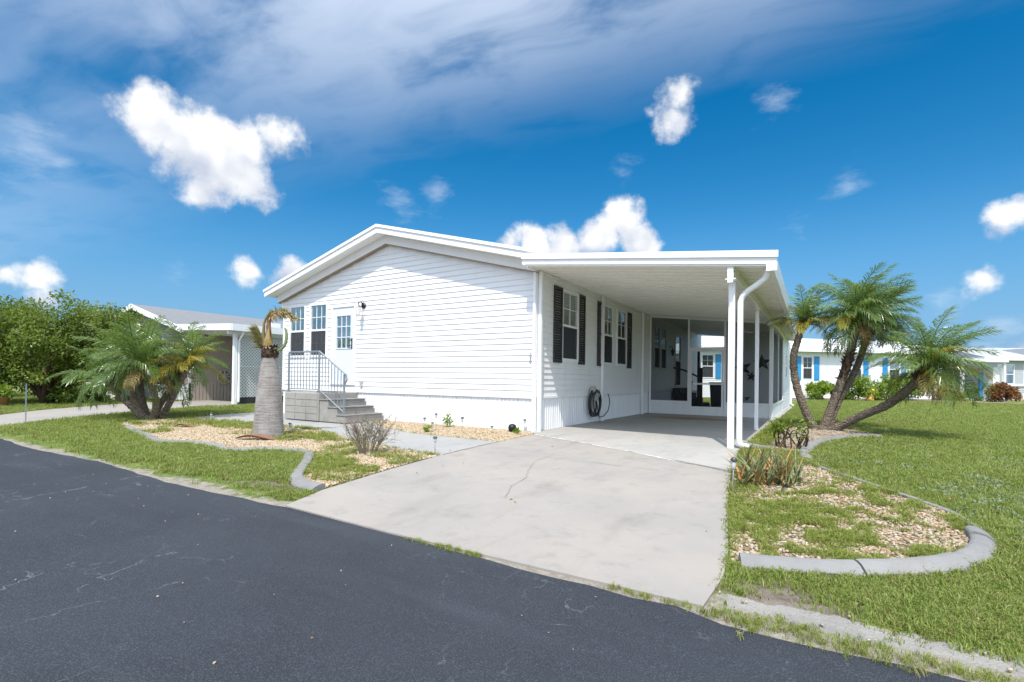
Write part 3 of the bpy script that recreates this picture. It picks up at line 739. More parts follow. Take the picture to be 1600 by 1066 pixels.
# side windows with shutters
for i, (a, b, z0_, z1_) in enumerate(side_open[:5]): window(home, FS, a, b, z0_, z1_, 2, 2, False, blind=(i == 0), curtain=(i > 0))
def shutter(F, a, b, z0, z1, parent, mat='shutter', pitch=.055):
    m = MB().box(a, a+.045, .017, .047, z0, z1, F).box(b-.045, b, .017, .047, z0, z1, F)
    for z in (z0, (z0+z1)/2-.03, z1-.06): m.box(a+.045, b-.045, .017, .046, z, z+.06, F)
    s = m.build('shutter', mat, parent)
    l = MB(); z = z0+.065
    while z < z1-.07:
        l.add([F(a+.045, .018, z+pitch), F(b-.045, .018, z+pitch), F(b-.045, .042, z), F(a+.045, .042, z)], [(0, 1, 2, 3)]); z += pitch
    l.build('louvers', mat, s)
for a, b in ((.70, 1.10), (2.0, 2.35), (3.16, 3.55), (5.46, 5.83)): shutter(FS, a, b, 1.44, 3.1, home)
window(home, FS, *side_open[5][:2], .9, 2.9, 1, 1, blind=False)

# ------------------------------------------------------------------ entry steps and railing
steps = empty('entry_steps', (-5.6, -.6, 0), 'grey precast concrete block steps up to the front door', 'steps')
MB().box(-6.55, -5.25, -1.18, -.02, .0, .675).build('landing', 'block', steps, bevel=.012)
for i in range(3):
    MB().box(-5.25+.002, -5.25+.31*(i+1), -1.15, -.03, 0, .675-.17*(i+1)).build('step', 'block', steps, bevel=.012) if False else MB().box(-5.25+.31*i+.002, -5.25+.31*(i+1), -1.15, -.03, 0, .675-.17*(i+1)).build('step', 'block', steps, bevel=.012)
for i in range(3):
    MB().box(-5.25+.31*i-.004, -5.25+.31*(i+1)+.02, -1.17, -.025, .675-.17*(i+1)+.001, .675-.17*(i+1)+.028).build('tread', 'curb', steps, bevel=.008)
for r_ in range(4):
    for c_ in range(4):
        x0 = -6.54+c_*.425; x1 = min(x0+.40, -5.27); x0 = max(x0, -6.54)
        if x1-x0 > .06: MB().box(x0, x1, -1.192, -1.178, .012+r_*.165, .165+r_*.165).build('block', 'block', steps, bevel=.005)
rail = empty('handrail', (-5.6, -1.1, .675), 'grey wrought iron railing with thin balusters on the entry steps', 'railing')
yr = -1.12
def post(x, z0, z1, r=.018, name='post'): MB().box(x-r, x+r, yr-r, yr+r, z0, z1).build(name, 'rail', rail)
post(-6.5, .675, 1.66); post(-5.32, .675, 1.66); post(-4.42, .17, 1.13)
MB().tube([(-6.5, yr, 1.67), (-5.32, yr, 1.67), (-4.36, yr, 1.12), (-4.33, yr, 1.0), (-4.40, yr, .9)], .02, 6).build('top_rail', 'rail', rail)
MB().tube([(-6.5, yr, .76), (-5.32, yr, .76), (-4.42, yr, .25)], .013, 6).build('bottom_rail', 'rail', rail)
for i in range(1, 10): x = -6.5+1.18*i/10; MB().box(x-.007, x+.007, yr-.007, yr+.007, .76, 1.66).build('baluster', 'rail', rail)
for i in range(1, 8):
    x = -5.32+.9*i/8; t = i/8; MB().box(x-.007, x+.007, yr-.007, yr+.007, .76-.51*t, 1.66-.54*t).build('baluster', 'rail', rail)
for x in (-6.5, -5.32): MB().box(x-.045, x+.045, yr-.045, yr+.045, .676, .69).build('base_plate', 'rail', rail)
top(MB().box(-6.1, -5.5, -.6, -.15, .676, .69), 'door_mat', 'black_rubber', (-5.8, -.4, .676), 'dark door mat lying on the concrete landing by the front door', 'mat')

# ================================================================== CARPORT
cp = empty('carport', (2, 4, 0), 'white flat roofed aluminum carport attached to the home', 'carport')
CE = 15.4
def cz(x): return 3.30-.108*x           # underside of the roof pans
def xe(y): return 4.22-.22*max(0, y)/15
y = -.49; k = 0
while y < CE:
    y1_ = min(y+.305, CE); m = MB()
    prof = [(y+.001, 0), (y+.001, -.03), (y+.022, -.03), (y+.026, -.004), (y1_-.10, -.004), (y1_-.094, -.014), (y1_-.08, -.014), (y1_-.074, -.004), (y1_-.001, -.004), (y1_-.001, .05), (y+.001, .05)]
    m.prism(prof, 0, 1, lambda p, t, yy=y: (.0+t*xe(yy), p[0], cz(t*xe(yy))+p[1]))
    m.build('roof_pan', 'pan', cp); y = y1_
def cbar(name, x0, x1, y0, y1, b0, b1, mat='fascia'):
    m = MB(); m.add([(x, yy, cz(x)+b) for b in (b0, b1) for x in (x0, x1) for yy in (y0, y1)], [(0, 1, 3, 2), (4, 6, 7, 5), (0, 2, 6, 4), (1, 5, 7, 3), (0, 4, 5, 1), (2, 3, 7, 6)]); return m.build(name, mat, cp)
cbar('front_fascia', -.06, 4.335, -.515, -.492, .0, .125)
cbar('drip_edge', -.06, 4.36, -.545, -.516, .10, .20)
MB().box(-.10, .40, -.41, .0, 3.31, 3.40).build('flashing', 'fascia', cp)
MB().box(4.20, 4.345, -.513, -.491, 2.74, 2.865).build('gutter_cap', 'fascia', cp)
cbar('wall_channel', .018, .05, -.48, CE, -.06, -.034, 'trim')
gt = MB(); ga, gb = -.490, CE
def gx(y): return xe(y)
gt.add([(gx(yy)+dx, yy, cz(4.2)+dz) for yy in (ga, gb) for dx, dz in ((.0, -.09), (.08, -.09), (.11, .13), (.098, .13), (.07, -.078), (.012, -.078), (.012, .0), (.0, .0))], [tuple(range(7, -1, -1)), tuple(range(8, 16))]+[(i, (i+1) % 8, 8+(i+1) % 8, 8+i) for i in range(8)])
gt.build('gutter', 'fascia', cp)
bm_ = MB().box(3.65, 3.74, -.46, 12.0, 2.69, cz(3.74)-.006)
bm_.box(3.62, 3.77, -.46, 12.0, 2.67, 2.689)
bm_.build('beam', 'pan', cp)
def cpost(x, y, z1, w=.075, name='post'):
    return MB().box(x-w/2, x+w/2, y-w/2, y+w/2, .012, z1).build(name, 'fascia', cp, bevel=.006)
cpost(3.69, -.22, 2.668, .095); cpost(3.69, 3.45, 2.668)
MB().box(3.655, 3.735, -.475, -.461, 2.62, 2.85).build('beam_cap', 'fascia', cp)
for yy in (.03, 3.42, 6.86): MB().box(.03, .105, yy-.035, yy+.035, .012, cz(.1)-.036).build('wall_post', 'fascia', cp, bevel=.005)
MB().box(-.03, .028, -.12, -.026, .0, 3.36).build('wall_post', 'fascia', cp, bevel=.005)
MB().tube([(4.20, -.32, 2.84), (4.20, -.32, 2.74), (4.16, -.31, 2.66), (4.05, -.28, 2.58), (3.93, -.25, 2.51), (3.85, -.23, 2.44), (3.815, -.225, 2.34), (3.815, -.225, .25), (3.815, -.225, .12), (3.85, -.22, .07), (3.95, -.2, .05)], .045, 10).build('downspout', 'fascia', cp, True)
for z in (2.72, 2.80): MB().tube([(3.742, -.40, z), (3.752, -.40, z)], .012, 6).build('bolt', 'dark_trim', cp)
top(MB().prism([(0, 0), (.42, 0), (.42, .05), (.1, .10), (0, .11)], -.1, .1, lambda p, t: (3.86+p[0]*.8+t*.2, -.15+p[0]*.55-t*.8, .0+p[1])), 'splash_block', 'curb', (3.95, -.05, 0), 'grey concrete splash block under the carport downspout', 'splash block', bevel=.01)

# ------------------------------------------------------------------ screen room and shed
YS = 7.68
sr = empty('screen_room', (2, YS, 0), 'white framed screened room closing the back of the carport', 'screen room')
FB = Frame((0, YS, 0), (1, 0, 0), (0, -1, 0))
def bar(s0, s1, z0, z1, F=FB, d0=-.025, d1=.025, name='frame_bar', parent=sr): return MB().box(s0, s1, d0, d1, z0, z1, F).build(name, 'fascia', parent)
def sloped(s0, s1, za, F=FB):
    m = MB(); m.add([F(s, d, z) for z_ in (0, 1) for s in (s0, s1) for d in (-.026, .026) for z in ((za if z_ == 0 else cz(s)-.034),)], [(0, 1, 3, 2), (4, 6, 7, 5), (0, 2, 6, 4), (1, 5, 7, 3), (0, 4, 5, 1), (2, 3, 7, 6)]); return m
for a, b, z0_, z1_ in ((.04, .10, .012, cz(.1)-.1), (1.275, 1.325, .012, cz(1.3)-.1), (2.355, 2.415, .012, cz(2.4)-.1)): bar(a, b, z0_, z1_)
bar(3.60, 3.70, .012, 2.669, name='corner_post', d0=-.07, d1=.027)
m = MB(); m.add([FB(s, d, cz(s)-o_) for o_ in (.10, .036) for s in (.04, 3.6) for d in (-.027, .027)], [(0, 1, 3, 2), (4, 6, 7, 5), (0, 2, 6, 4), (1, 5, 7, 3), (0, 4, 5, 1), (2, 3, 7, 6)]); m.build('header', 'fascia', sr)
bar(.10, 1.275, .40, .45); bar(2.415, 3.6, .40, .45); bar(1.325, 2.355, 2.09, 2.15)
for a, b in ((.10, 1.275), (2.415, 3.6)): MB().box(a, b, -.01, .01, .012, .40, FB).build('kick_panel', 'skirt', sr)
def scr(F, a, b, z0, za, zb, mat='screen', name='screen', parent=sr):
    m = MB(); m.add([F(a, 0, z0), F(b, 0, z0), F(b, 0, zb), F(a, 0, za)], [(0, 1, 2, 3)]); return m.build(name, mat, parent)
scr(FB, .10, 1.275, .45, cz(.1)-.1, cz(1.275)-.1, 'dark_screen'); scr(FB, 1.325, 2.355, 2.15, cz(1.325)-.1, cz(2.355)-.1, 'thin_screen'); scr(FB, 2.415, 3.6, .45, cz(2.415)-.1, cz(3.6)-.1)
dd = MB().box(1.335, 1.395, -.018, .03, .02, 2.085, FB).box(2.285, 2.345, -.018, .03, .02, 2.085, FB).box(1.395, 2.285, -.018, .03, 2.025, 2.085, FB).box(1.395, 2.285, -.018, .03, .98, 1.03, FB).box(1.395, 2.285, -.018, .03, .02, .29, FB).build('screen_door', 'fascia', sr)
scr(FB, 1.395, 2.285, .29, .98, .98, 'thin_screen', 'screen', dd); scr(FB, 1.395, 2.285, 1.03, 2.025, 2.025, 'thin_screen', 'screen', dd)
MB().tube([FB(1.43, .03, .98), FB(1.43, .07, .98), FB(1.43, .07, 1.1), FB(1.43, .03, 1.1)], .01, 6).build('door_handle', 'bronze', dd)
FR = Frame((3.69, YS, 0), (0, 1, 0), (1, 0, 0))
bar(.07, 4.3, .39, .45, FR); bar(2.1, 2.14, .45, 2.66, FR, -.02, .02); bar(4.25, 4.3, .45, 2.66, FR)
MB().box(.07, 4.3, -.01, .01, .012, .39, FR).build('kick_panel', 'skirt', sr)
scr(FR, .07, 2.1, .45, 2.66, 2.66); scr(FR, 2.14, 4.25, .45, 2.66, 2.66)
shed = empty('storage_shed', (2.7, 14, 0), 'grey white sided utility room behind the screened room', 'shed')
siding(shed, Frame((1.75, 12.0, 0), (1, 0, 0), (0, -1, 0)), 1.93, .03, 2.95, .121, [], 'slat_wall')
siding(shed, Frame((3.69, 12.0, 0), (0, 1, 0), (1, 0, 0)), 5.0, .03, 2.88, .121, [(1.6, 2.3, 1.3, 2.2)], 'vinyl')
MB().box(1.76, 1.80, 12.03, 17.0, 0.02, 2.95).build('inner_wall', 'slat_wall', shed)
MB().box(1.76, 3.66, 16.9, 16.95, .02, 2.95).build('rear_wall', 'slat_wall', shed)
MB().box(3.66, 3.705, 11.975, 12.03, .02, 2.88).build('corner_board', 'trim', shed)
window(shed, Frame((3.69, 12.0, 0), (0, 1, 0), (1, 0, 0)), 1.6, 2.3, 1.3, 2.2, 1, 1)
MB().tube([(3.73, 16.9, 2.75), (3.76, 16.9, 2.6), (3.74, 16.9, .15), (3.85, 16.8, .06)], .04, 8).build('downspout', 'fascia', shed, True)
# stars on the shed wall
def star(c, r, label, rot=0):
    m = MB(); pts = []
    for i in range(10):
        a = R(90+rot)+i*math.pi/5; q = r if i % 2 == 0 else r*.40; pts.append((c[0]+q*math.cos(a), c[1]-.0, c[2]+q*math.sin(a)))
    m.add(pts+[(c[0], c[1]-.05, c[2]), (c[0], c[1]+.004, c[2])], [(i, (i+1) % 10, 10) for i in range(10)]+[((i+1) % 10, i, 11) for i in range(10)])
    top(m, 'wall_star', 'star_iron', (c[0], c[1], c[2]), label, 'star')
star((2.36, 11.965, 1.62), .34, 'big black metal star beside the downspout post', 14)
star((2.66, 11.965, 1.30), .2, 'smallest black metal star, set lowest on the grey wall', -8)
star((3.02, 11.965, 1.82), .33, 'black metal star highest on the grey screened wall', 4)
hb = MB().tube([(2.53, 11.97, .46), (2.53, 11.9, .46), (2.53, 11.87, .42)], .03, 6).lathe([(.09, -.015), (.1, 0), (.09, .015)], (2.53, 11.92, .5), 10)
top(hb, 'wall_tap', 'dark_trim', (2.53, 11.97, .46), 'small dark tap low on the grey wall below the stars', 'tap', smooth=True)
# things standing in the screened room
st = empty('side_steps', (.6, 11.6, .02), 'black steps at the side door inside the screened room', 'steps')
for i in range(4): MB().box(.06+.26*i, .06+.26*(i+1)-.004, 10.7, 12.4, .02, .82-.19*i).build('step', 'black_rubber', st)
hr = empty('step_rail', (1.0, 10.8, .02), 'dark upright rail beside the black side steps', 'railing')
MB().box(.98, 1.06, 10.55, 10.63, .02, 2.2).build('post', 'dark_trim', hr); MB().tube([(1.02, 10.6, 1.25), (.5, 10.6, 1.5), (.1, 10.6, 1.6)], .035, 6).build('top_rail', 'dark_trim', hr)
MB().box(.96, 1.1, 10.9, 10.95, .02, 1.6).build('post', 'dark_trim', hr)
bn = empty('wheeled_bin', (1.25, 13.4, .02), 'dark grey wheeled bin behind the screen door', 'bin')
MB().add([(1.25+sx*(.24+.05*t), 13.4+sy*(.27+.05*t), .06+.95*t) for t in (0, 1) for sx, sy in ((-1, -1), (1, -1), (1, 1), (-1, 1))], [(3, 2, 1, 0), (4, 5, 6, 7), (0, 1, 5, 4), (1, 2, 6, 5), (2, 3, 7, 6), (3, 0, 4, 7)]).build('body', 'bin_grey', bn, bevel=.02)
MB().box(.93, 1.57, 13.06, 13.76, 1.012, 1.06).build('lid', 'dark_trim', bn, bevel=.01)
for x in (1.0, 1.5): MB().tube([(x-.03, 13.62, .1), (x+.03, 13.62, .1)], .09, 10).build('wheel', 'black_rubber', bn)
ln2 = MB().tube([(.01, 10.3, 2.35), (.10, 10.3, 2.4), (.14, 10.3, 2.3)], .015, 6).lathe([(.03, -.25), (.08, -.05), (.02, .02)], (.14, 10.3, 2.28), 8)
top(ln2, 'porch_lamp', 'dark_trim', (.02, 10.3, 2.3), 'dark porch lamp on the wall inside the screened room', 'lamp', smooth=True)

# ------------------------------------------------------------------ hose on its wall hanger
hz = empty('hose_hanger', (.02, 2.75, .5), 'beige wall hose hanger on the skirting beside the carport post', 'hose hanger')
MB().prism([(-.11, 0), (.11, 0), (.13, .16), (.10, .30), (.04, .36), (-.04, .36), (-.10, .30), (-.13, .16)], 0, 1, lambda p, t: (.03+.16*t-.05*t*(p[1] > .2), 2.78+p[0], .56+p[1])).build('body', 'reel_beige', hz, True, bevel=.015)
MB().box(.02, .03, 2.62, 2.94, .35, .75).build('back_plate', 'reel_beige', hz)
hs = MB(); hp = []
for i in range(190):
    a = i/190*2*math.pi*8.0; w = i/190
    hp.append((.08+.11*(.5+.5*math.sin(a*.37+1)), 2.78-.06*math.sin(a*.31)+(.26+.05*math.sin(a*.7))*math.sin(a), .53+(.30+.04*math.sin(a*.53))*math.cos(a)-.06*w))
hp += [(.2, 2.9, .15), (.22, 3.15, .16), (.22, 3.45, .28), (.2, 3.62, .45), (.18, 3.66, .6), (.16, 3.6, .72)]
hs.tube(hp, .013, 6)
top(hs, 'garden_hose', 'hose', (.1, 2.78, .2), 'black garden hose looped over the hanger on the side wall', 'hose', smooth=True)
#@@PART3

# ================================================================== NEIGHBOURING HOUSES
nb = empty('neighbor_house', (-21, 10, 0), 'tan sided house with grey shingle roof beyond the pygmy date palms', 'house')
NX, NY = -17.0, 1.5; NRX, NRZ, NRS = -21.3, 4.2, .27
def nz_(x): return NRZ-NRS*abs(x-NRX)
NF = Frame((-25.6, NY, 0), (1, 0, 0), (0, -1, 0)); NS = Frame((NX, NY, 0), (0, 1, 0), (1, 0, 0))
siding(nb, NF, 8.6, .72, 4.1, .121, [(2.2, 3.2, 1.5, 2.8), (5.4, 6.4, 1.5, 2.8)], 'beige_siding', [(-NRS, 1, NRZ-.1-NRS*4.3), (NRS, 1, NRZ-.1+NRS*4.3)], name='front_siding', joined=True)
siding(nb, NS, 15, .72, 3.05, .121, [], 'beige_siding', name='side_siding', joined=True)
skp = MB().box(-25.6, NX, NY+.01, NY+.03, 0, .74).build('skirting', 'skirt', nb)
m = MB(); s = 0.
while s < 14.9:
    m.box(s, s+.12, .0, .02, .0, .74, NS); s += .14
m.build('side_skirting', 'beige_siding', nb)
MB().box(-25.6, -25.55, NY, 16, 0, 3.05).build('far_wall', 'beige_siding', nb); MB().box(-25.6, NX, 16.4, 16.45, 0, 3.05).build('rear_wall', 'beige_siding', nb)
MB().box(NX-.09, NX+.02, NY-.02, NY+.08, .0, 3.0).build('corner_board', 'trim', nb)
for i, (a, b, c, d) in enumerate([(2.2, 3.2, 1.5, 2.8), (5.4, 6.4, 1.5, 2.8)]): window(nb, NF, a, b, c, d, 2, 2)
for a, b in ((-25.95, NRX), (NRX+.001, -16.7)):
    m = MB(); m.add([(x_, y_, nz_(x_)-d) for d in (.05, 0) for x_ in (a, b) for y_ in (NY-.42, 16.8)], [(0, 1, 3, 2), (4, 6, 7, 5), (0, 2, 6, 4), (1, 5, 7, 3), (0, 4, 5, 1), (2, 3, 7, 6)]); m.build('roof', 'shingle', nb)
    m = MB(); m.add([(x_, y_, nz_(x_)-d) for d in (.22, -.01) for x_ in (a, b) for y_ in (NY-.45, NY-.424)], [(0, 1, 3, 2), (4, 6, 7, 5), (0, 2, 6, 4), (1, 5, 7, 3), (0, 4, 5, 1), (2, 3, 7, 6)]); m.build('rake_fascia', 'fascia', nb)
MB().box(-16.72, -16.66, NY-.4, 16.8, nz_(-16.7)-.2, nz_(-16.7)-.02).build('eave_fascia', 'fascia', nb)
MB().box(-19.0, -18.5, 6.0, 6.5, nz_(-18.75), nz_(-18.75)+.22).build('roof_vent', 'fascia', nb)
nc = empty('neighbor_carport', (-15, 8, 0), 'white carport with diagonal lattice screen beside the tan house', 'carport')
def nzc(x): return 2.96-.04*(x+16.9)
m = MB(); m.add([(x_, y_, nzc(x_)+d) for d in (0, .06) for x_ in (-16.65, -12.75) for y_ in (.85, 16)], [(0, 1, 3, 2), (4, 6, 7, 5), (0, 2, 6, 4), (1, 5, 7, 3), (0, 4, 5, 1), (2, 3, 7, 6)]); m.build('roof', 'roof_white', nc)
m = MB(); m.add([(x_, y_, nzc(x_)+d) for d in (-.13, .10) for x_ in (-16.65, -12.7) for y_ in (.80, .848)], [(0, 1, 3, 2), (4, 6, 7, 5), (0, 2, 6, 4), (1, 5, 7, 3), (0, 4, 5, 1), (2, 3, 7, 6)]); m.build('front_fascia', 'fascia', nc)
MB().box(-12.74, -12.68, .85, 16, 2.66, 2.90).build('gutter', 'fascia', nc)
MB().box(-13.12, -13.02, .9, 16, 2.55, 2.75).build('beam', 'fascia', nc)
MB().box(-13.14, -13.02, 1.12, 1.24, .0, 2.55).build('post', 'fascia', nc); MB().box(-13.13, -13.03, 5.4, 5.5, .0, 2.55).build('post', 'fascia', nc)
MB().tube([(-12.75, 1.3, 2.7), (-12.85, 1.3, 2.5), (-12.98, 1.28, 2.35), (-12.98, 1.28, .25), (-12.85, 1.2, .12)], .04, 8).build('downspout', 'fascia', nc, True)
NL = Frame((-13.08, 1.3, 0), (0, 1, 0), (1, 0, 0))
lat = MB(); L_, z0_, z1_ = 4.05, .28, 2.5; stp = .115
for sgn, d in ((1, 0), (-1, .009)):
    k = -int((z1_-z0_)/stp)-1
    while k*stp < L_+(z1_-z0_)+.2:
        c = k*stp; k += 1
        # strip s = c + sgn*(z-z0)
        pts = []
        if sgn > 0: za, zb = max(z0_, z0_-c), min(z1_, z0_+L_-c)
        else: za, zb = max(z0_, z0_+c-L_), min(z1_, z0_+c)
        if zb-za < .03: continue
        f = lambda z: c+sgn*(z-z0_)
        w = .021
        lat.add([NL(f(za)-w, d, za), NL(f(za)+w, d, za), NL(f(zb)+w, d, zb), NL(f(zb)-w, d, zb), NL(f(za)-w, d+.008, za), NL(f(za)+w, d+.008, za), NL(f(zb)+w, d+.008, zb), NL(f(zb)-w, d+.008, zb)], [(3, 2, 1, 0), (4, 5, 6, 7), (0, 1, 5, 4), (1, 2, 6, 5), (2, 3, 7, 6), (3, 0, 4, 7)])
lt = lat.build('lattice', 'slat_wall', nc); lt['kind'] = 'stuff'
MB().box(0, L_, -.02, .03, 1.38, 1.42, NL).build('lattice_rail', 'slat_wall', nc)
MB().box(0, L_, -.02, .02, .03, .27, NL).build('base_board', 'dark_room', nc)
wd = empty('wall_ornament', (NX+.06, 2.9, 1.0), 'round open metal ornament hung on the tan wall in the neighbor carport', 'wall decor')
c_ = Vector((NX+.08, 2.9, 1.0)); m = MB(); m.tube([(c_.x, c_.y+.3*math.cos(a*math.pi/12), c_.z+.3*math.sin(a*math.pi/12)) for a in range(25)], .03, 6); m.build('rim', 'reel_beige', wd, True)
for i in range(8): a = i*math.pi/4; MB().tube([c_, (c_.x, c_.y+.28*math.cos(a), c_.z+.28*math.sin(a))], [.05, .02], 6).build('spoke', 'reel_beige', wd)

fh = empty('far_house', (4, 31, 0), 'white sided house with blue shutters across the lawn', 'house')
fu = Vector((8.37, 6.97, 0)).normalized(); fn_ = Vector((fu.y, -fu.x, 0))
F0 = Vector((3.35, 29.0, 0))-fu*10; FH = Frame(F0, fu, fn_)       # s=10 is the left end seen past the carport
FL = 21.2
def sproj(x, y): return (Vector((x, y, 0))-F0).dot(fu)
wz = [(sproj(3.97, 29.37), sproj(4.41, 29.66)), (sproj(6.75, 31.7), sproj(7.15, 32.1)), (sproj(8.87, 33.58), sproj(9.4, 33.92))]
wo_ = [(a-.08, b+.08, 1.35, 2.85) for a, b in wz]+[(3.5, 4.3, 1.35, 2.85)]
siding(fh, FH, FL, .1, 3.35, .121, wo_, 'vinyl', name='siding', joined=True)
for i, (a, b, z0_, z1_) in enumerate(wo_):
    window(fh, FH, a, b, z0_, z1_, 2, 2, True)
    for p, q in ((a-.52, a-.13), (b+.13, b+.52)):
        sh = MB().box(p, q, .017, .04, z0_-.08, z1_+.02, FH); so = sh.build('shutter', 'blue_paint', fh)
        MB().box(p+.05, q-.05, .0405, .05, z0_, (z0_+z1_)/2-.06, FH).build('panel', 'blue_paint', so); MB().box(p+.05, q-.05, .0405, .05, (z0_+z1_)/2+.0, z1_-.06, FH).build('panel', 'blue_paint', so)
m = MB(); m.add([FH(a, d, z) for a in (-.3, FL+.3) for d, z in ((.45, 3.33), (-3.7, 4.4), (-7.8, 3.33), (-7.8, 3.28), (-3.7, 4.35), (.45, 3.28))], [(0, 1, 4, 5), (1, 2, 3, 4), (11, 10, 7, 6), (10, 9, 8, 7), (0, 6, 7, 1), (1, 7, 8, 2), (5, 4, 10, 11), (4, 3, 9, 10), (0, 5, 11, 6), (2, 8, 9, 3)]); m.build('roof', 'roof_white', fh)
MB().box(-.3, FL+.3, .451, .50, 3.15, 3.36, FH).build('gutter', 'fascia', fh)
MB().box(0, FL, .02, .45, 3.18, 3.2, FH).build('soffit', 'trim', fh)
m = MB(); m.add([FH(FL, d, z) for d, z in ((0, .0), (0, 3.2), (-3.7, 4.3), (-7.3, 3.2), (-7.3, 0))], [(0, 1, 2, 3, 4)]); m.add([FH(0, d, z) for d, z in ((0, .0), (0, 3.2), (-3.7, 4.3), (-7.3, 3.2), (-7.3, 0))], [(4, 3, 2, 1, 0)]); m.build('end_walls', 'vinyl', fh)
MB().box(0, FL, -7.3, -7.25, 0, 3.2, FH).build('rear_wall', 'vinyl', fh); MB().box(0, FL, .0, .02, .0, .1, FH).build('plinth', 'curb', fh)
MB().box(11.5, 11.9, -1.6, -1.3, 3.7, 3.95, FH).build('roof_vent', 'fascia', fh)
fc = empty('far_carport', (13, 38, 0), 'white carport entry at the end of the blue shuttered house', 'carport')
MB().box(FL+.3, FL+5.2, -3.5, .2, 2.75, 2.95, FH).build('roof', 'roof_white', fc)
for a in (FL+1.6, FL+5.0): MB().box(a, a+.16, -.1, .06, 0, 2.75, FH).build('post', 'fascia', fc)
MB().box(FL+.31, FL+5.2, -3.6, -3.51, 0, 2.75, FH).build('rear_wall', 'slat_wall', fc)
MB().box(FL+4.2, FL+4.5, -1.0, -.92, 0, 2.3, FH).build('side_screen', 'blue_paint', fc)
MB().box(FL+4.55, FL+5.5, -3.3, -.3, 0, 2.4, FH).build('closet', 'vinyl', fc)
ws = empty('white_steps', tuple(FH(FL+3.1, -1.2, 0)), 'small white stacked steps in the far carport entry', 'steps')
for i in range(4): MB().box(FL+2.6, FL+3.5-.1*i, -1.6+.25*i, -.6, .25*i, .25*i+.2, FH).build('step', 'fascia', ws)
bkx = empty('bicycle', tuple(FH(FL+3.6, -1.9, 0)), 'dark bicycle parked in the far carport entry', 'bicycle')
def bt(pts, r=.03, n='frame', mm='dark_trim'): MB().tube([FH(FL+p[0], -1.9+p[2], p[1]) for p in pts], r, 6).build(n, mm, bkx, True)
for w in (2.9, 3.95): bt([(w+.33*math.cos(a*math.pi/8), .34+.33*math.sin(a*math.pi/8), 0) for a in range(17)], .035, 'wheel')
bt([(2.9, .34, 0), (3.2, .85, 0), (3.75, .8, 0), (3.35, .34, 0), (3.2, .85, 0)]); bt([(3.35, .34, 0), (2.9, .34, 0)]); bt([(3.95, .34, 0), (3.72, 1.0, 0), (3.62, 1.08, .25)]); bt([(3.72, 1.0, 0), (3.62, 1.08, -.25)], .03, 'handlebar'); bt([(3.2, .85, 0), (3.16, 1.0, 0)]); bt([(3.05, 1.0, 0), (3.3, 1.02, 0)], .06, 'saddle')
f2 = empty('far_house', (21, 52, 0), 'grey white house with a row of dark double windows beyond the lawn', 'house')
G0 = Vector((15.6, 43.5, 0)); GU = Vector((.86, .5, 0)); GF = Frame(G0, GU, (GU.y, -GU.x, 0))
op = [(1.1+1.95*i, 2.3+1.95*i, 1.25, 2.75) for i in range(6)]
siding(f2, GF, 16, .45, 3.05, .15, op, 'far_grey', name='siding', joined=True)
for a, b, z0_, z1_ in op: window(f2, GF, a, b, z0_, z1_, 1, 1, low=None)
MB().box(0, 16, -.02, .06, 0, .45, GF).build('plinth', 'skirt', f2); MB().box(0, 16, .02, .1, 1.08, 1.2, GF).build('sill_band', 'trim', f2)
MB().box(-.3, 16.3, -7.5, .45, 3.06, 3.3, GF).build('roof_edge', 'fascia', f2)
m = MB(); m.add([GF(a, d, z) for a in (-.3, 16.3) for d, z in ((.45, 3.305), (-3.6, 4.3), (-7.5, 3.305))], [(0, 3, 4, 1), (1, 4, 5, 2), (0, 1, 2), (5, 4, 3)]); m.build('roof', 'roof_white', f2)
MB().box(0, .05, -7.2, -.02, 0, 3.05, GF).build('end_wall', 'far_grey', f2); MB().box(0, 16, -7.25, -7.2, 0, 3.05, GF).build('rear_wall', 'far_grey', f2)
m = MB().box(3.6, 16, -5.0, .1, 3.5, 4.05, GF); m.build('raised_roof', 'far_grey', f2)
plain('far_roof', (.40, .41, .42), .7, .1, 1)
for o_ in f2.children:
    if o_.name.split('.')[0] == 'roof': o_.data.materials[0] = M['far_roof']

# ================================================================== PLANTS
def vnoise(x, y, scale, seed):
    rs = np.random.RandomState(seed); G = rs.rand(256, 256); X = np.asarray(x)*scale+1000; Y = np.asarray(y)*scale+1000
    xi = np.floor(X).astype(int); yi = np.floor(Y).astype(int); fx = X-xi; fy = Y-yi; fx = fx*fx*(3-2*fx); fy = fy*fy*(3-2*fy)
    a = G[xi % 256, yi % 256]; b = G[(xi+1) % 256, yi % 256]; c = G[xi % 256, (yi+1) % 256]; d = G[(xi+1) % 256, (yi+1) % 256]
    return (a*(1-fx)+b*fx)*(1-fy)+(c*(1-fx)+d*fx)*fy
def fbm(x, y, scale, seed): return .6*vnoise(x, y, scale, seed)+.4*vnoise(x, y, scale*2.7, seed+1)
def gz(Y): return -0.03*np.clip(-Y-.3, 0, 7)

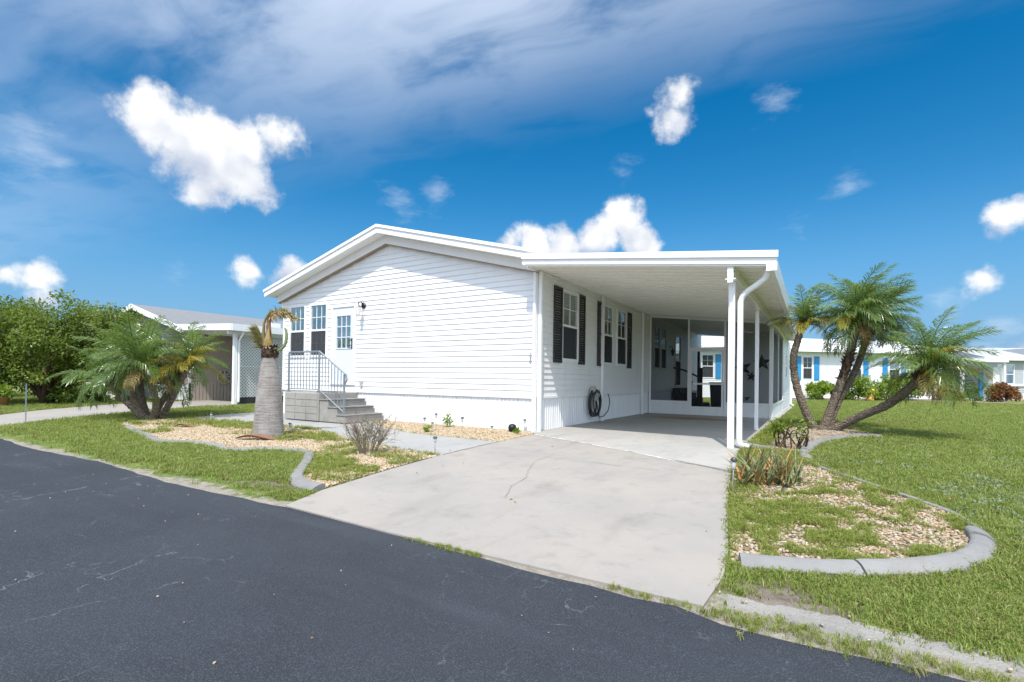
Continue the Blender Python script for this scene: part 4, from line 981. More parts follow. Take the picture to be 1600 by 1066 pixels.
def make_frond(seed, L, droop, nleaf=38, ll=.26, lw=.0068, side=.75, hang=.8, name='frond'):
    r = random.Random(seed); n = 12; P_ = [Vector((0, 0, 0))]; D = []
    for i in range(n):
        a = -droop*((i+.5)/n)**1.2; D.append(Vector((math.cos(a), .12*math.sin(i*.4+seed)*i/n, math.sin(a))).normalized()); P_.append(P_[-1]+D[-1]*(L/n))
    D.append(D[-1]); mb = MB(); mb.tube(P_, [.010*(1-.75*i/n)+.0015 for i in range(n+1)], 4, False)
    for k in range(nleaf):
        t = .14+.86*(k+.5)/nleaf; f = t*n; i = min(int(f), n-1); p = P_[i].lerp(P_[i+1], f-i); d = D[i].lerp(D[i+1], f-i).normalized()
        sd = d.cross(Vector((0, 0, 1))).normalized(); up = sd.cross(d)
        ln = ll*(math.sin(math.pi*(.16+.74*t))**.7)*r.uniform(.75, 1.15); fwd = .30+.75*t*t+r.uniform(-.2, .2)
        for s_ in (-1, 1):
            dr_ = (d*fwd+sd*s_*side*1.3+up*r.uniform(.0, .6)).normalized(); dn = Vector((0, 0, -1))
            q1 = p+dr_*ln*.5; q2 = p+(dr_+dn*hang*r.uniform(.6, 1.5)).normalized()*ln
            wv_ = dr_.cross(up).normalized()*lw
            mb.add([p-wv_*.5, p+wv_*.5, q1+wv_, q1-wv_, q2], [(0, 1, 2, 3), (3, 2, 4)])
    return mb
FRONDS = {}
def frond_mesh(kind, v):
    key = (kind, v)
    if key not in FRONDS:
        dr_, L, mat = {'up': (.75, 1.0, 'frond'), 'mid': (1.2, 1.0, 'frond'), 'low': (1.6, 1.0, 'frond'), 'yel': (1.1, .95, 'frond_yellow'), 'dead': (1.7, .75, 'frond_dead')}[kind]
        FRONDS[key] = make_frond(v*7+len(kind), L, dr_+.12*v).mesh('frond_'+kind, mat)
    return FRONDS[key]
def crown(parent, c, n, size, seed, lean=(0, 0), yellow=.06, emax=82, emin=-25):
    r = random.Random(seed); off = root_off(parent); c = Vector(c)
    for i in range(n):
        t = (i+.5)/n; el_ = emax+(emin-emax)*t**.9+r.uniform(-9, 9); az = i*2.39996+r.uniform(-.25, .25)
        kind = 'up' if t < .35 else 'mid' if t < .75 else 'low'
        if r.random() < yellow*(2.2 if t > .6 else .6): kind = 'yel'
        if t > .9 and r.random() < .25: kind = 'dead'
        o = bpy.data.objects.new('frond', frond_mesh(kind, r.randint(0, 2))); COL.objects.link(o); o.parent = parent
        d = Vector((math.cos(az)*math.cos(R(el_))+lean[0], math.sin(az)*math.cos(R(el_))+lean[1], math.sin(R(el_)))).normalized()
        az2 = math.atan2(d.y, d.x); el2 = math.asin(d.z)
        o.rotation_euler = (r.uniform(-.3, .3), -el2, az2); s_ = size*r.uniform(.8, 1.12)*(1-.1*t); o.scale = (s_, s_, s_)
        o.location = c-off+Vector((r.uniform(-.03, .03), r.uniform(-.03, .03), r.uniform(-.08, .04)-.12*t))
def bezier(pts, n=26):
    P_ = [Vector(p) for p in pts]; out = []
    for k in range(n+1):
        f = k/n*(len(P_)-1); i = min(int(f), len(P_)-2); t = f-i
        p0, p1, p2, p3 = P_[max(i-1, 0)], P_[i], P_[i+1], P_[min(i+2, len(P_)-1)]
        out.append(.5*((2*p1)+(p2-p0)*t+(2*p0-5*p1+4*p2-p3)*t*t+(3*p1-p0-3*p2+p3)*t**3))
    return out
def palm_trunk(parent, pts, r0, r1, seed, boots=.45, boot_r=.15, patch=None):
    r = random.Random(seed); path = bezier(pts, 40)
    rad = [(r0+(r1-r0)*i/40)*(1+.10*(i % 2)+r.uniform(-.05, .05))+(.03*(1-i/5) if i < 5 else 0) for i in range(41)]
    m = MB().tube(path, rad, 10); m.build('trunk', 'palm_trunk', parent, False)
    def booty(a, b, br, nb):
        m = MB(); seg = path[a:b+1]; k = len(seg)
        m.tube(seg, [r1+(br*.62-r1)*math.sin(math.pi*(.15+.8*i/max(1, k-1))) for i in range(k)], 9)
        for _ in range(nb):
            f = r.random()*(k-1); i = min(int(f), k-2); p = seg[i].lerp(seg[i+1], f-i); t = (seg[i+1]-seg[i]).normalized(); o = t.orthogonal().normalized(); o.rotate(Matrix.Rotation(r.uniform(0, 6.28), 3, t))
            w = t.cross(o); q = p+o*br*.42; tip = p+o*br*r.uniform(.75, 1.15)+t*r.uniform(.02, .10)
            m.add([q-w*.022-t*.02, q+w*.022-t*.02, q+t*.03, tip+w*.008, tip-w*.008], [(0, 1, 3, 4), (1, 2, 3), (2, 0, 4), (2, 4, 3), (0, 2, 1)])
        m.build('leaf_boots', 'bark_dark', parent)
    if boots: booty(int(40*(1-boots)), 40, boot_r, 150)
    if patch: booty(int(40*patch[0]), int(40*patch[1]), patch[2], 60)
    return path[-1]
# right clump: four leaning stems
pr = empty('pygmy_date_palm', (5.0, 4.7, 0), 'clump of leaning pygmy date palms with four stems on the lawn edge', 'palm')
RT = [[(4.8, 4.73, -.02), (4.59, 4.65, .45), (4.41, 4.59, 1.05), (4.35, 4.61, 1.65), (4.44, 4.72, 2.11), (4.56, 4.79, 2.55)],
      [(4.95, 4.64, -.03), (5.16, 4.65, .7), (5.34, 4.7, 1.28), (5.48, 4.72, 1.86), (5.54, 4.7, 2.36), (5.57, 4.71, 2.6)],
      [(5.03, 4.75, -.03), (5.25, 4.88, .65), (5.52, 5.04, 1.24), (5.69, 5.15, 1.73), (5.81, 5.22, 2.25), (5.86, 5.25, 2.5)],
      [(5.08, 4.66, -.03), (5.59, 4.39, .34), (6.08, 4.22, .63), (6.42, 3.96, .98), (6.6, 3.83, 1.27), (6.7, 3.8, 1.45)]]
e = palm_trunk(pr, RT[0], .085, .07, 1, .12, .12); crown(pr, e, 30, 1.0, 11, (.12, .15), .4, 88, 22)
e = palm_trunk(pr, RT[1], .085, .075, 2, .24, .19, (.36, .60, .15)); crown(pr, e, 58, 1.18, 12, (.10, .0), .06, 85, -8)
e = palm_trunk(pr, RT[2], .07, .065, 3, .22, .17, (.74, .78, .12)); crown(pr, e, 50, 1.18, 13, (.22, .05), .06, 85, -8)
e = palm_trunk(pr, RT[3], .085, .08, 4, .27, .19); crown(pr, e, 46, 1.22, 14, (.10, -.05), .05, 85, -6)
# left clump: six stems
pl2 = empty('pygmy_date_palm', (-9.6, -2.9, -.08), 'bushy low clump of pygmy date palms with six splayed stems', 'palm')
LT = [[(-9.67, -2.96, -.1), (-10.18, -3.16, .32), (-10.58, -3.29, .64), (-10.88, -3.36, .97)], [(-9.53, -2.99, -.1), (-9.67, -3.19, .34), (-9.63, -3.29, .82), (-9.61, -3.28, 1.3)], [(-9.73, -2.87, -.1), (-9.99, -2.92, .4), (-10.14, -2.9, .81), (-10.23, -2.84, 1.23)],
      [(-9.42, -2.92, -.1), (-9.12, -2.97, .35), (-9.11, -3.09, .83), (-9.22, -3.16, 1.27)], [(-9.48, -2.72, -.1), (-9.21, -2.55, .5), (-9.0, -2.43, 1.0), (-8.84, -2.33, 1.46)], [(-9.88, -2.73, -.1), (-9.98, -2.44, .39), (-9.95, -2.2, .82), (-9.86, -2.03, 1.34)]]
for i, (pts, n_, sz, yl) in enumerate(zip(LT, (16, 22, 22, 20, 24, 14), (1.3, 1.45, 1.5, 1.3, 1.15, 1.2), (.03, .04, .06, .03, .22, .1))):
    e = palm_trunk(pl2, pts, .075, .07, 20+i, .2, .15); crown(pl2, e, n_, sz, 30+i, (-.12, 0) if i < 2 else (.05, 0), yl, 85, -2)

# bottle palm, dying back
bp = empty('bottle_palm', (-3.97, -3.24, -.09), 'swollen grey bottle palm trunk with a dying bent crown', 'palm')
bc = (-3.97, -3.24, -.10)
prof = []
for i in range(41):
    t = i/40; z = 1.70*t
    r_ = float(np.interp(z, [0, .1, .35, .75, 1.0, 1.25, 1.45, 1.58, 1.7], [.282, .270, .250, .226, .202, .168, .14, .122, .112]))
    prof.append((r_*(1+.012*(i % 2)), z))
MB().lathe(prof, bc, 30, .012).build('trunk', 'bottle_trunk', bp, True)
m = MB(); rb = random.Random(5); tc = Vector((bc[0], bc[1], 1.50))
for i in range(70):
    a = rb.uniform(0, 6.28); h = rb.uniform(-.12, .12); q = tc+Vector((math.cos(a)*.13, math.sin(a)*.13, h)); o = Vector((math.cos(a), math.sin(a), 0)); w = Vector((-o.y, o.x, 0))*.03
    m.add([q-w, q+w, q+o*.05+Vector((0, 0, rb.uniform(.02, .1)))], [(0, 1, 2)])
m.lathe([(.135, -.1), (.15, -.02), (.13, .06), (.08, .12)], tc, 12, .1); m.build('dead_sheath', 'bark_dark', bp)
cr_, cu_ = Vector((.85, .527, 0)), Vector((0, 0, 1))       # along the house view, up
def bp3(a, z, d=0): return Vector((bc[0], bc[1], 0))+cr_*a+cu_*z+Vector((-.527, .85, 0))*d
pth = bezier([bp3(.0, 1.5), bp3(-.02, 1.8), bp3(-.03, 2.08), bp3(.06, 2.24), bp3(.25, 2.27), bp3(.45, 2.16)], 20)
m = MB().tube(pth, [(.055-.042*i/20)*(1+.12*(i % 2)) for i in range(21)], 7); m.build('bent_spear', 'brown_dead', bp)
for q, (dx, zt, mt) in enumerate([(-.05, 1.95, 'frond_dead'), (.03, 1.88, 'frond_yellow'), (.07, 1.8, 'brown_dead'), (-.09, 1.78, 'brown_dead'), (.0, 2.02, 'frond_dead'), (.1, 1.72, 'frond_dead')]):
    w = Vector((.03, .02, 0)); b0 = bp3(dx, 1.5, -.07); b1 = bp3(dx*.8, (1.5+zt)/2, -.085); b2 = bp3(dx*.5, zt, -.05)
    MB().add([b0-w, b0+w, b1+w*.9, b1-w*.9, b2], [(0, 1, 2, 3), (3, 2, 4)]).build('sheath_strip', mt, bp)
m = MB().tube(bezier([bp3(-.05, 1.5, -.05), bp3(-.10, 1.8, -.04), bp3(-.09, 2.08, -.04), bp3(-.0, 2.27, -.04)], 10), [.03, .035, .035, .03, .03, .025, .025, .02, .02, .015, .01], 6); m.build('leaf_stalk', 'grass_dry', bp, True)
def leaflets(name, path, mat, n_, ln, dirs, w=.012, seed=1):
    m = MB(); r = random.Random(seed)
    for k in range(n_):
        f = r.random()*(len(path)-1.01); i = int(f); p = path[i].lerp(path[i+1], f-i); d = Vector(dirs)+Vector((r.uniform(-.5, .5), r.uniform(-.5, .5), r.uniform(-.4, .4))); d.normalize(); q = p+d*ln*r.uniform(.6, 1.1); s_ = d.orthogonal().normalized()*w
        md = p.lerp(q, .5)+Vector((0, 0, .02)); m.add([p-s_*.6, p+s_*.6, md+s_, md-s_, q], [(0, 1, 2, 3), (3, 2, 4)])
    return m.build(name, mat, bp)
leaflets('dead_leaflets', pth[10:], 'frond_dead', 110, .17, (.25, .1, -.45), .008, 2)
leaflets('green_leaflets', pth[13:], 'grass_dry', 60, .2, (.4, .25, -.25), .008, 7)
leaflets('upper_leaflets', pth[8:18], 'grass_dry', 80, .13, (-.2, 0, .7), .008, 4)
leaflets('side_leaflets', bezier([bp3(-.06, 1.55), bp3(-.14, 1.72), bp3(-.2, 1.9)], 8), 'grass_dry', 230, .27, tuple(-cr_*.9+cu_*.42), .008, 3)
m = MB().tube(bezier([bp3(.1, 1.54), bp3(.2, 1.57), bp3(.29, 1.68), bp3(.31, 1.86), bp3(.28, 1.98)], 16), [.018+.012*math.sin(i/16*3.1) for i in range(17)], 6); m.build('curled_stalk', 'aloe', bp, True)
# fallen sheath at its foot
def shell(name, c, L, w, rot, mat, label, cat, curl=1.1):
    m = MB(); n_, k_ = 14, 9; vs = []
    for i in range(n_+1):
        t = i/n_; ww = w*math.sin(math.pi*(.06+.9*t))**.6
        for j in range(k_+1):
            a = (j/k_-.5)*2*curl; q = Vector(((t-.5)*L, ww*math.sin(a)/curl, .012+ww*(.9-math.cos(a)*.72)*(.6+.5*t)+.03*math.sin(t*5))); q.rotate(Matrix.Rotation(rot, 3, 'Z')); vs.append(q+Vector(c))
    m.add(vs, [(i*(k_+1)+j, (i+1)*(k_+1)+j, (i+1)*(k_+1)+j+1, i*(k_+1)+j+1) for i in range(n_) for j in range(k_)])
    o = top(m, name, mat, c, label, cat, smooth=True); sm = o.modifiers.new('thickness', 'SOLIDIFY'); sm.thickness = .008; return o
shell('fallen_sheath', (-3.72, -3.62, -.085), .75, .13, .5, 'brown_dead', 'curled brown fallen palm sheath at the foot of the bottle palm', 'palm sheath')
shell('fallen_sheath', (-3.28, -3.05, -.085), .6, .07, .75, 'brown_dead', 'narrow dry brown palm leaf base lying in the gravel', 'palm sheath')
shell('fallen_sheath', (-6.9, -3.3, -.08), .6, .08, .3, 'brown_dead', 'dark dry leaf piece on the gravel near the splayed palms', 'palm sheath')

# leafy shrubs and trees: many small leaves in clumps
def foliage(name, parent, clumps, n, ln, w, mat, seed, up=.35, light=None):
    rs = np.random.RandomState(seed); C_ = np.array([c[:3] for c in clumps]); Rr = np.array([c[3] for c in clumps]); wgt = Rr**2; wgt = wgt/wgt.sum()
    k = rs.choice(len(clumps), n, p=wgt); d = rs.normal(size=(n, 3)); d /= np.linalg.norm(d, axis=1)[:, None]
    rad = rs.rand(n)**.45; pos = C_[k]+d*(Rr[k]*rad)[:, None]*np.array([1, 1, .85])
    pos[:, 2] = np.maximum(pos[:, 2], gz(pos[:, 1])+.03)
    ax = d*.8+rs.normal(size=(n, 3))*.7; ax[:, 2] += up*.3-.25; ax /= np.linalg.norm(ax, axis=1)[:, None]
    nr = rs.normal(size=(n, 3))*.8+d*.6; nr[:, 2] += up*2; sd = np.cross(ax, nr); sd /= np.linalg.norm(sd, axis=1)[:, None]+1e-9
    L = ln*rs.uniform(.6, 1.25, n)[:, None]; Wd = w*rs.uniform(.7, 1.2, n)[:, None]
    nn = np.cross(sd, ax)
    v = np.stack([pos, pos+ax*L*.45+sd*Wd, pos+ax*L+nn*L*-.12, pos+ax*L*.45-sd*Wd], 1).reshape(-1, 3)-np.array(root_off(parent))
    me = bpy.data.meshes.new(name); me.vertices.add(4*n); me.vertices.foreach_set('co', v.ravel()); me.loops.add(4*n); me.polygons.add(n)
    me.loops.foreach_set('vertex_index', np.arange(4*n)); me.polygons.foreach_set('loop_start', np.arange(0, 4*n, 4)); me.polygons.foreach_set('loop_total', np.full(n, 4))
    cl = rs.rand(len(clumps)); tint = np.clip(cl[k]*.55+rs.rand(n)*.45, 0, 1)
    at = me.attributes.new('tint', 'FLOAT', 'FACE'); at.data.foreach_set('value', tint.astype(np.float32)); me.materials.append(M[mat]); me.update(calc_edges=True)
    o = bpy.data.objects.new(name, me); COL.objects.link(o); o.parent = parent; return o
def blob_clumps(c, r, n, cr, seed, flat=.25):
    rs = random.Random(seed); out = []
    while len(out) < n:
        p = Vector((rs.gauss(0, 1), rs.gauss(0, 1), rs.gauss(0, 1))).normalized()*rs.uniform(.45, 1.0)
        if p.z < -.75: continue
        out.append((c[0]+p.x*r[0], c[1]+p.y*r[1], c[2]+p.z*r[2], cr*rs.uniform(.6, 1.3)))
    return out
def limbs(parent, base, tips, r0, mat='bark', seed=1, name='trunk'):
    r = random.Random(seed); m = MB()
    for t in tips:
        b = Vector(base)+Vector((r.uniform(-.1, .1), r.uniform(-.1, .1), -.03)); t = Vector(t); md = b.lerp(t, .5)+Vector((r.uniform(-.15, .15), r.uniform(-.15, .15), .1))
        pa = bezier([b, md, t], 10); m.tube(pa, [r0*(1-.75*i/10) for i in range(11)], 7)
    m.build(name, mat, parent, True)
def shrub(name, c, r, n, ln, w, mat, label, cat='shrub', group=None, seed=1, ncl=22, trunk=True, crs=.4, zc=None):
    e_ = empty(name, c, label, cat, group); zc = zc if zc else r[2]*.95
    cl = blob_clumps((c[0], c[1], c[2]+zc), r, ncl, crs*min(r), seed); foliage('crown', e_, cl, n, ln, w, mat, seed)
    if trunk: limbs(e_, c, [(q[0], q[1], q[2]) for q in cl[:7]], max(.015, .05*r[2]), 'bark', seed, 'trunk')
    return e_
tr = empty('flowering_tree', (-19.2, -2.3, -.08), 'broad bright green multi stemmed tree left of the neighbor driveway', 'tree')
cl = blob_clumps((-19.3, -2.3, 2.2), (2.3, 2.1, 1.8), 90, .5, 3)+blob_clumps((-18.0, -1.0, 2.1), (1.5, 1.5, 1.5), 40, .45, 4)+blob_clumps((-19.4, -2.2, .95), (2.3, 2.0, .8), 40, .45, 14)+blob_clumps((-21.3, -3.2, 2.2), (1.7, 1.6, 1.9), 45, .5, 5)
foliage('crown', tr, cl, 56000, .13, .032, 'tree_leaf', 6)
limbs(tr, (-19.0, -2.3, -.1), [q[:3] for q in cl[:16]], .09, 'bark_dark', 6)
fl = MB(); r6 = random.Random(6)
for q in r6.sample(cl, 14):
    for k in range(9):
        p = Vector((q[0]+r6.gauss(0, .09), q[1]+r6.gauss(0, .09), q[2]+q[3]*.9+r6.gauss(0, .07))); fl.add([p, p+Vector((.07, 0, .03)), p+Vector((.05, .05, .07)), p+Vector((0, .05, .05))], [(0, 1, 2, 3)])
fl.build('blossoms', 'flower_pink', tr)
shrub('dark_shrub', (-21.8, .2, 0), (2.0, 1.4, 1.5), 12000, .14, .035, 'tree_leaf', 'dark dense shrub behind the pygmy palms by the tan house', 'shrub', seed=8, ncl=36)
shrub('dark_shrub', (-26.5, -3.2, 0), (2.6, 2.2, 1.7), 12000, .16, .04, 'tree_leaf', 'dense green shrub far left behind the flowering tree', 'shrub', seed=18, ncl=36)
shrub('back_palm', (-16.9, 19.0, 0), (1.3, 1.3, .8), 2500, .6, .03, 'tree_leaf', 'dark palm crown rising behind the grey shingle roof', 'palm', seed=9, ncl=10, zc=4.9)
pots = empty('plant_pot', (-18.6, -3.6, -.1), 'terracotta pot with a small plant under the flowering tree', 'plant pot')
MB().lathe([(.14, 0), (.2, .28), (.22, .3), (.2, .32), (.05, .3)], (-18.6, -3.6, -.1), 12).build('pot', 'pot', pots, True); foliage('leaves', pots, [(-18.6, -3.6, .4, .3)], 300, .14, .03, 'bush_leaf', 4)
for i, (x, y, rr3, zz, lab) in enumerate([(5.0, 28.7, .75, .62, 'yellow green round shrub under the first blue shuttered window'), (6.75, 29.9, .9, .85, 'yellow green shrub behind the leaning palm stems at the far house'), (8.35, 31.3, .95, .85, 'bright green round shrub by the far white wall'), (10.25, 32.9, 1.05, 1.0, 'dark green shrub beside the far house window and palm')]):
    shrub('round_shrub', (x, y, 0), (rr3, rr3, zz), 2600, .16, .05, 'bush_leaf', lab, group='shrubs along the far house', seed=40+i, ncl=16, crs=.5, trunk=False)
shrub('croton_shrub', (14.9, 35.6, 0), (.75, .7, .62), 2400, .2, .05, 'croton_leaf', 'rusty red croton shrub in the far gravel bed', seed=50, ncl=14, crs=.5)
shrub('small_plant', (12.6, 34.0, 0), (.3, .3, .35), 200, .3, .03, 'bush_leaf', 'small spiky plant in the far gravel bed', 'plant', seed=51, ncl=3, crs=.7)
shrub('small_plant', (13.6, 37.2, 0), (.55, .5, .45), 600, .2, .04, 'tree_leaf', 'low dark green plant by the far carport entry', 'plant', seed=52, ncl=5, crs=.6)
shrub('small_plant', (11.9, 35.9, 0), (.4, .4, .5), 400, .2, .04, 'croton_leaf', 'reddish plant beside the far carport post', 'plant', seed=53, ncl=5, crs=.6)
shrub('small_plant', (12.9, 38.2, 0), (.5, .5, .9), 700, .2, .04, 'tree_leaf', 'tall potted greenery inside the far carport entry', 'plant', seed=54, ncl=6, crs=.6)
yo = MB().lathe([(.28, 0), (.22, .15), (.3, .5), (.24, .75), (.05, .8)], (7.55, 30.6, 0), 10)
top(yo, 'garden_urn', 'yellow_plastic', (7.55, 30.6, 0), 'orange yellow garden urn beside the far shrubs', 'urn', smooth=True)

# bare twiggy shrub
tw = empty('bare_shrub', (-.9, -3.58, g(0, -3.58)), 'leafless twiggy brown shrub by the walkway', 'shrub')
m = MB(); r5 = random.Random(12)
def twig(p, d, L, rad, depth):
    q = p+d*L; md = p.lerp(q, .5)+Vector((r5.uniform(-1, 1), r5.uniform(-1, 1), r5.uniform(-.5, 1)))*L*.08
    m.tube([p, md, q], [rad, rad*.85, rad*.65], 4, False)
    if depth:
        for _ in range(r5.choice((2, 3, 3))):
            nd = (d+Vector((r5.gauss(0, .55), r5.gauss(0, .55), r5.gauss(.1, .35)))).normalized(); twig(md.lerp(q, r5.random()), nd, L*r5.uniform(.5, .8), rad*.62, depth-1)
for _ in range(32):
    a = r5.uniform(0, 6.28); s_ = r5.uniform(.1, .75); twig(Vector((-.9+.08*math.cos(a), -3.58+.08*math.sin(a), g(0, -3.58)-.01)), Vector((math.cos(a)*s_, math.sin(a)*s_, 1)).normalized(), r5.uniform(.22, .40), .007, 3)
m.build('branches', 'twig', tw)
foliage('leaves', tw, [(-.9, -3.58, .2, .32)], 120, .04, .012, 'bush_leaf', 3)
# aloe clump beside the driveway
al = empty('aloe_clump', (4.38, -2.4, g(0, -2.4)), 'spiky aloe clump with orange tinged leaves beside the driveway', 'aloe')
def aloe_leaf(seed):
    r = random.Random(seed); m = MB(); n_ = 7; bend = r.uniform(-.1, .75); tw_ = r.uniform(-.2, .2)
    p = Vector((0, 0, 0)); ang = 0; b = []
    for i in range(n_+1):
        t = i/n_; w = .030*(1-t)**.7+.001; th = .012*(1-t)+.001; d = Vector((math.sin(ang), tw_*t, math.cos(ang)))
        b += [p+Vector((0, -w, 0)), p+Vector((th*1.2, 0, 0)), p+Vector((0, w, 0)), p+Vector((-th*.3, 0, 0))]; p = p+d*(1/n_)*1.0; ang += bend/n_
    # unit length leaf, widths in metres scaled with it
    m.add(b, [(4*i+j, 4*i+(j+1) % 4, 4*i+4+(j+1) % 4, 4*i+4+j) for i in range(n_) for j in range(4)]); return m.mesh('aloe_leaf', 'aloe', smooth=True)
AL = [aloe_leaf(i) for i in range(7)]; r8 = random.Random(21)
for i in range(27):
    a = r8.uniform(0, 6.28); q = math.sqrt(r8.random()); cx, cy = 4.40+.30*q*math.cos(a)+.02, -2.38+.46*q*math.sin(a)
    if i < 9: cx, cy = 4.18+.06*i+r8.uniform(-.03, .03), -2.86+.045*i+r8.uniform(-.05, .05)
    for k in range(r8.randint(7, 10)):
        o = bpy.data.objects.new('leaf', r8.choice(AL)); COL.objects.link(o); o.parent = al
        tl = r8.uniform(.1, 1.05) if k else 0; o.rotation_euler = (0, tl, k*2.4+r8.uniform(-.4, .4)); s_ = r8.uniform(.26, .50)*(1-.2*tl); o.scale = (s_*1.9, s_*1.9, s_)
        o.location = Vector((cx+r8.uniform(-.02, .02), cy+r8.uniform(-.02, .02), g(0, cy)+.01))-al.location
# low woody shrub by the palms
for (x, y, sd_, lab) in ((4.36, .44, 3, 'small woody shrub with sparse green top in the sandy bed'), (4.62, .38, 5, 'bare dark stemmed shrub stump next to the sparse green shrub')):
    e_ = empty('woody_shrub', (x, y, 0), lab, 'shrub'); rs_ = random.Random(sd_)
    tips = [(x+rs_.uniform(-.16, .16), y+rs_.uniform(-.16, .16), rs_.uniform(.22, .42)) for _ in range(9)]
    limbs(e_, (x, y, 0), tips, .016, 'bark_dark', sd_); foliage('leaves', e_, [(*t, .10) for t in tips[:6]]+[(x, y, .42, .12)], 230 if sd_ == 3 else 130, .06, .016, 'bush_leaf', sd_)
for i, (x, y, h_, lab) in enumerate([(-2.0, -.42, .22, 'little leafy plant in the wall gravel beside the entry steps'), (-1.75, -1.25, .1, 'tiny round green tuft at the walkway edge'), (-.14, -.52, .06, 'tiny green sprout beside the dark ball')]):
    shrub('small_plant', (x, y, g(0, y)), (h_*.5, h_*.5, h_*.8), 60 if h_ < .2 else 110, .07, .02, 'bush_leaf', lab, 'plant', seed=60+i, ncl=4, crs=.8, trunk=False)
top(MB().lathe([(.02, -.0), (.07, .03), (.085, .09), (.07, .15), (.02, .175)], (-.34, -.34, 0), 12), 'dark_ball', 'star_iron', (-.34, -.34, 0), 'dark round ball in the gravel near the house corner', 'ball', smooth=True)
top(MB().box(-11.43, -11.41, -4.79, -4.77, -.14, .80), 'marker_rod', 'metal_grey', (-11.42, -4.78, -.14), 'thin grey marker rod at the grass edge by the neighbor driveway', 'rod')

# solar stake lights
pl0 = empty('path_light', (0, 0, 0), 'solar stake light', 'path light', 'solar stake lights')
MB().tube([(0, 0, -.05), (0, 0, .20)], .008, 6).build('stake', 'steel', pl0, True)
MB().lathe([(.022, .19), (.03, .20), (.032, .245), (.02, .25)], (0, 0, 0), 10).build('lens', 'path_lens', pl0, True)
MB().lathe([(.045, .25), (.048, .258), (.03, .275), (.008, .28)], (0, 0, 0), 10).build('cap', 'path_light', pl0, True)
LIGHTS = [(-2.21, -.48, 1.2, 'solar stake light against the skirting beside the little leafy plant'), (-2.15, -.92, 1.0, 'solar stake light in the wall gravel nearest the entry steps'), (-1.72, -1.17, .8, 'short solar stake light beside the round green tuft'), (-1.09, -1.01, 1.3, 'tall solar stake light midway along the wall gravel'), (-.58, -.71, .6, 'shortest solar stake light, sunk in the wall gravel'), (-.2, -.10, 1.0, 'solar stake light by the white house corner post'),
          (.03, -3.12, 1.1, 'solar stake light at the corner of walkway and driveway'), (-3.88, -2.85, .9, 'solar stake light behind the bottle palm trunk'), (-7.28, -2.6, 1.0, 'solar stake light at the gravel edge near the splayed palms'), (4.15, -3.3, 1.5, 'slender solar stake light in front of the aloe clump')]
for i, (x, y, s_, lab) in enumerate(LIGHTS):
    o = pl0 if i == 0 else copy_tree(pl0); o.location = (x, y, g(x, y)+.01); o.scale = (.72, .72, s_*.9); o.rotation_euler = (rnd.uniform(-.05, .05), rnd.uniform(-.05, .05), 0)
    if lab: o['label'] = lab; o['group'] = 'solar stake lights'

# ================================================================== SCATTERED GROUND COVER
def protos(name, meshes):
    c = bpy.data.collections.new(name)
    for i, me in enumerate(meshes): c.objects.link(bpy.data.objects.new('%s_%d' % (name, i), me))
    return c
def scatter(name, label, cat, coll, pos, rot, scl, parent=None):
    me = bpy.data.meshes.new(name); n = len(pos); me.vertices.add(n); me.vertices.foreach_set('co', np.asarray(pos, np.float32).ravel())
    a = me.attributes.new('rot', 'FLOAT_VECTOR', 'POINT'); a.data.foreach_set('vector', np.asarray(rot, np.float32).ravel())
    a = me.attributes.new('scl', 'FLOAT', 'POINT'); a.data.foreach_set('value', np.asarray(scl, np.float32)); me.update()
    o = bpy.data.objects.new(name, me); COL.objects.link(o); o['kind'] = 'stuff'; o['label'] = label; o['category'] = cat
    t = bpy.data.node_groups.new(name, 'GeometryNodeTree'); t.interface.new_socket('Geometry', in_out='INPUT', socket_type='NodeSocketGeometry'); t.interface.new_socket('Geometry', in_out='OUTPUT', socket_type='NodeSocketGeometry')
    N = t.nodes; gi = N.new('NodeGroupInput'); go = N.new('NodeGroupOutput'); ip = N.new('GeometryNodeInstanceOnPoints'); ci_ = N.new('GeometryNodeCollectionInfo'); ci_.inputs['Collection'].default_value = coll; ci_.inputs['Separate Children'].default_value = True; ci_.inputs['Reset Children'].default_value = True
    ra = N.new('GeometryNodeInputNamedAttribute'); ra.data_type = 'FLOAT_VECTOR'; ra.inputs['Name'].default_value = 'rot'; sa = N.new('GeometryNodeInputNamedAttribute'); sa.data_type = 'FLOAT'; sa.inputs['Name'].default_value = 'scl'
    er = N.new('FunctionNodeEulerToRotation'); l = t.links
    l.new(gi.outputs[0], ip.inputs['Points']); l.new(ci_.outputs[0], ip.inputs['Instance']); ip.inputs['Pick Instance'].default_value = True; l.new(ra.outputs['Attribute'], er.inputs[0]); l.new(er.outputs[0], ip.inputs['Rotation']); l.new(sa.outputs['Attribute'], ip.inputs['Scale']); l.new(ip.outputs[0], go.inputs[0])
    o.modifiers.new('scatter', 'NODES').node_group = t; return o
def tuft(seed, nb, h, spread, w, mat, lean=.9):
    r = random.Random(seed); m = MB()
    for _ in range(nb):
        a = r.uniform(0, 6.28); q = spread*math.sqrt(r.random()); b = Vector((q*math.cos(r.uniform(0, 6.28)), q*math.sin(r.uniform(0, 6.28)), -.005)); d = Vector((math.cos(a), math.sin(a), 0)); s_ = Vector((-d.y, d.x, 0))*w*r.uniform(.7, 1.2); H = h*r.uniform(.55, 1.15); k = lean*r.uniform(.3, 1.2)
        p1 = b+d*H*.25*k+Vector((0, 0, H*.55)); p2 = b+d*H*.85*k+Vector((0, 0, H*(1-.35*k)))
        m.add([b-s_, b+s_, p1+s_*.85, p1-s_*.85, p2], [(0, 1, 2, 3), (3, 2, 4)])
    return m.mesh('tuft', mat)
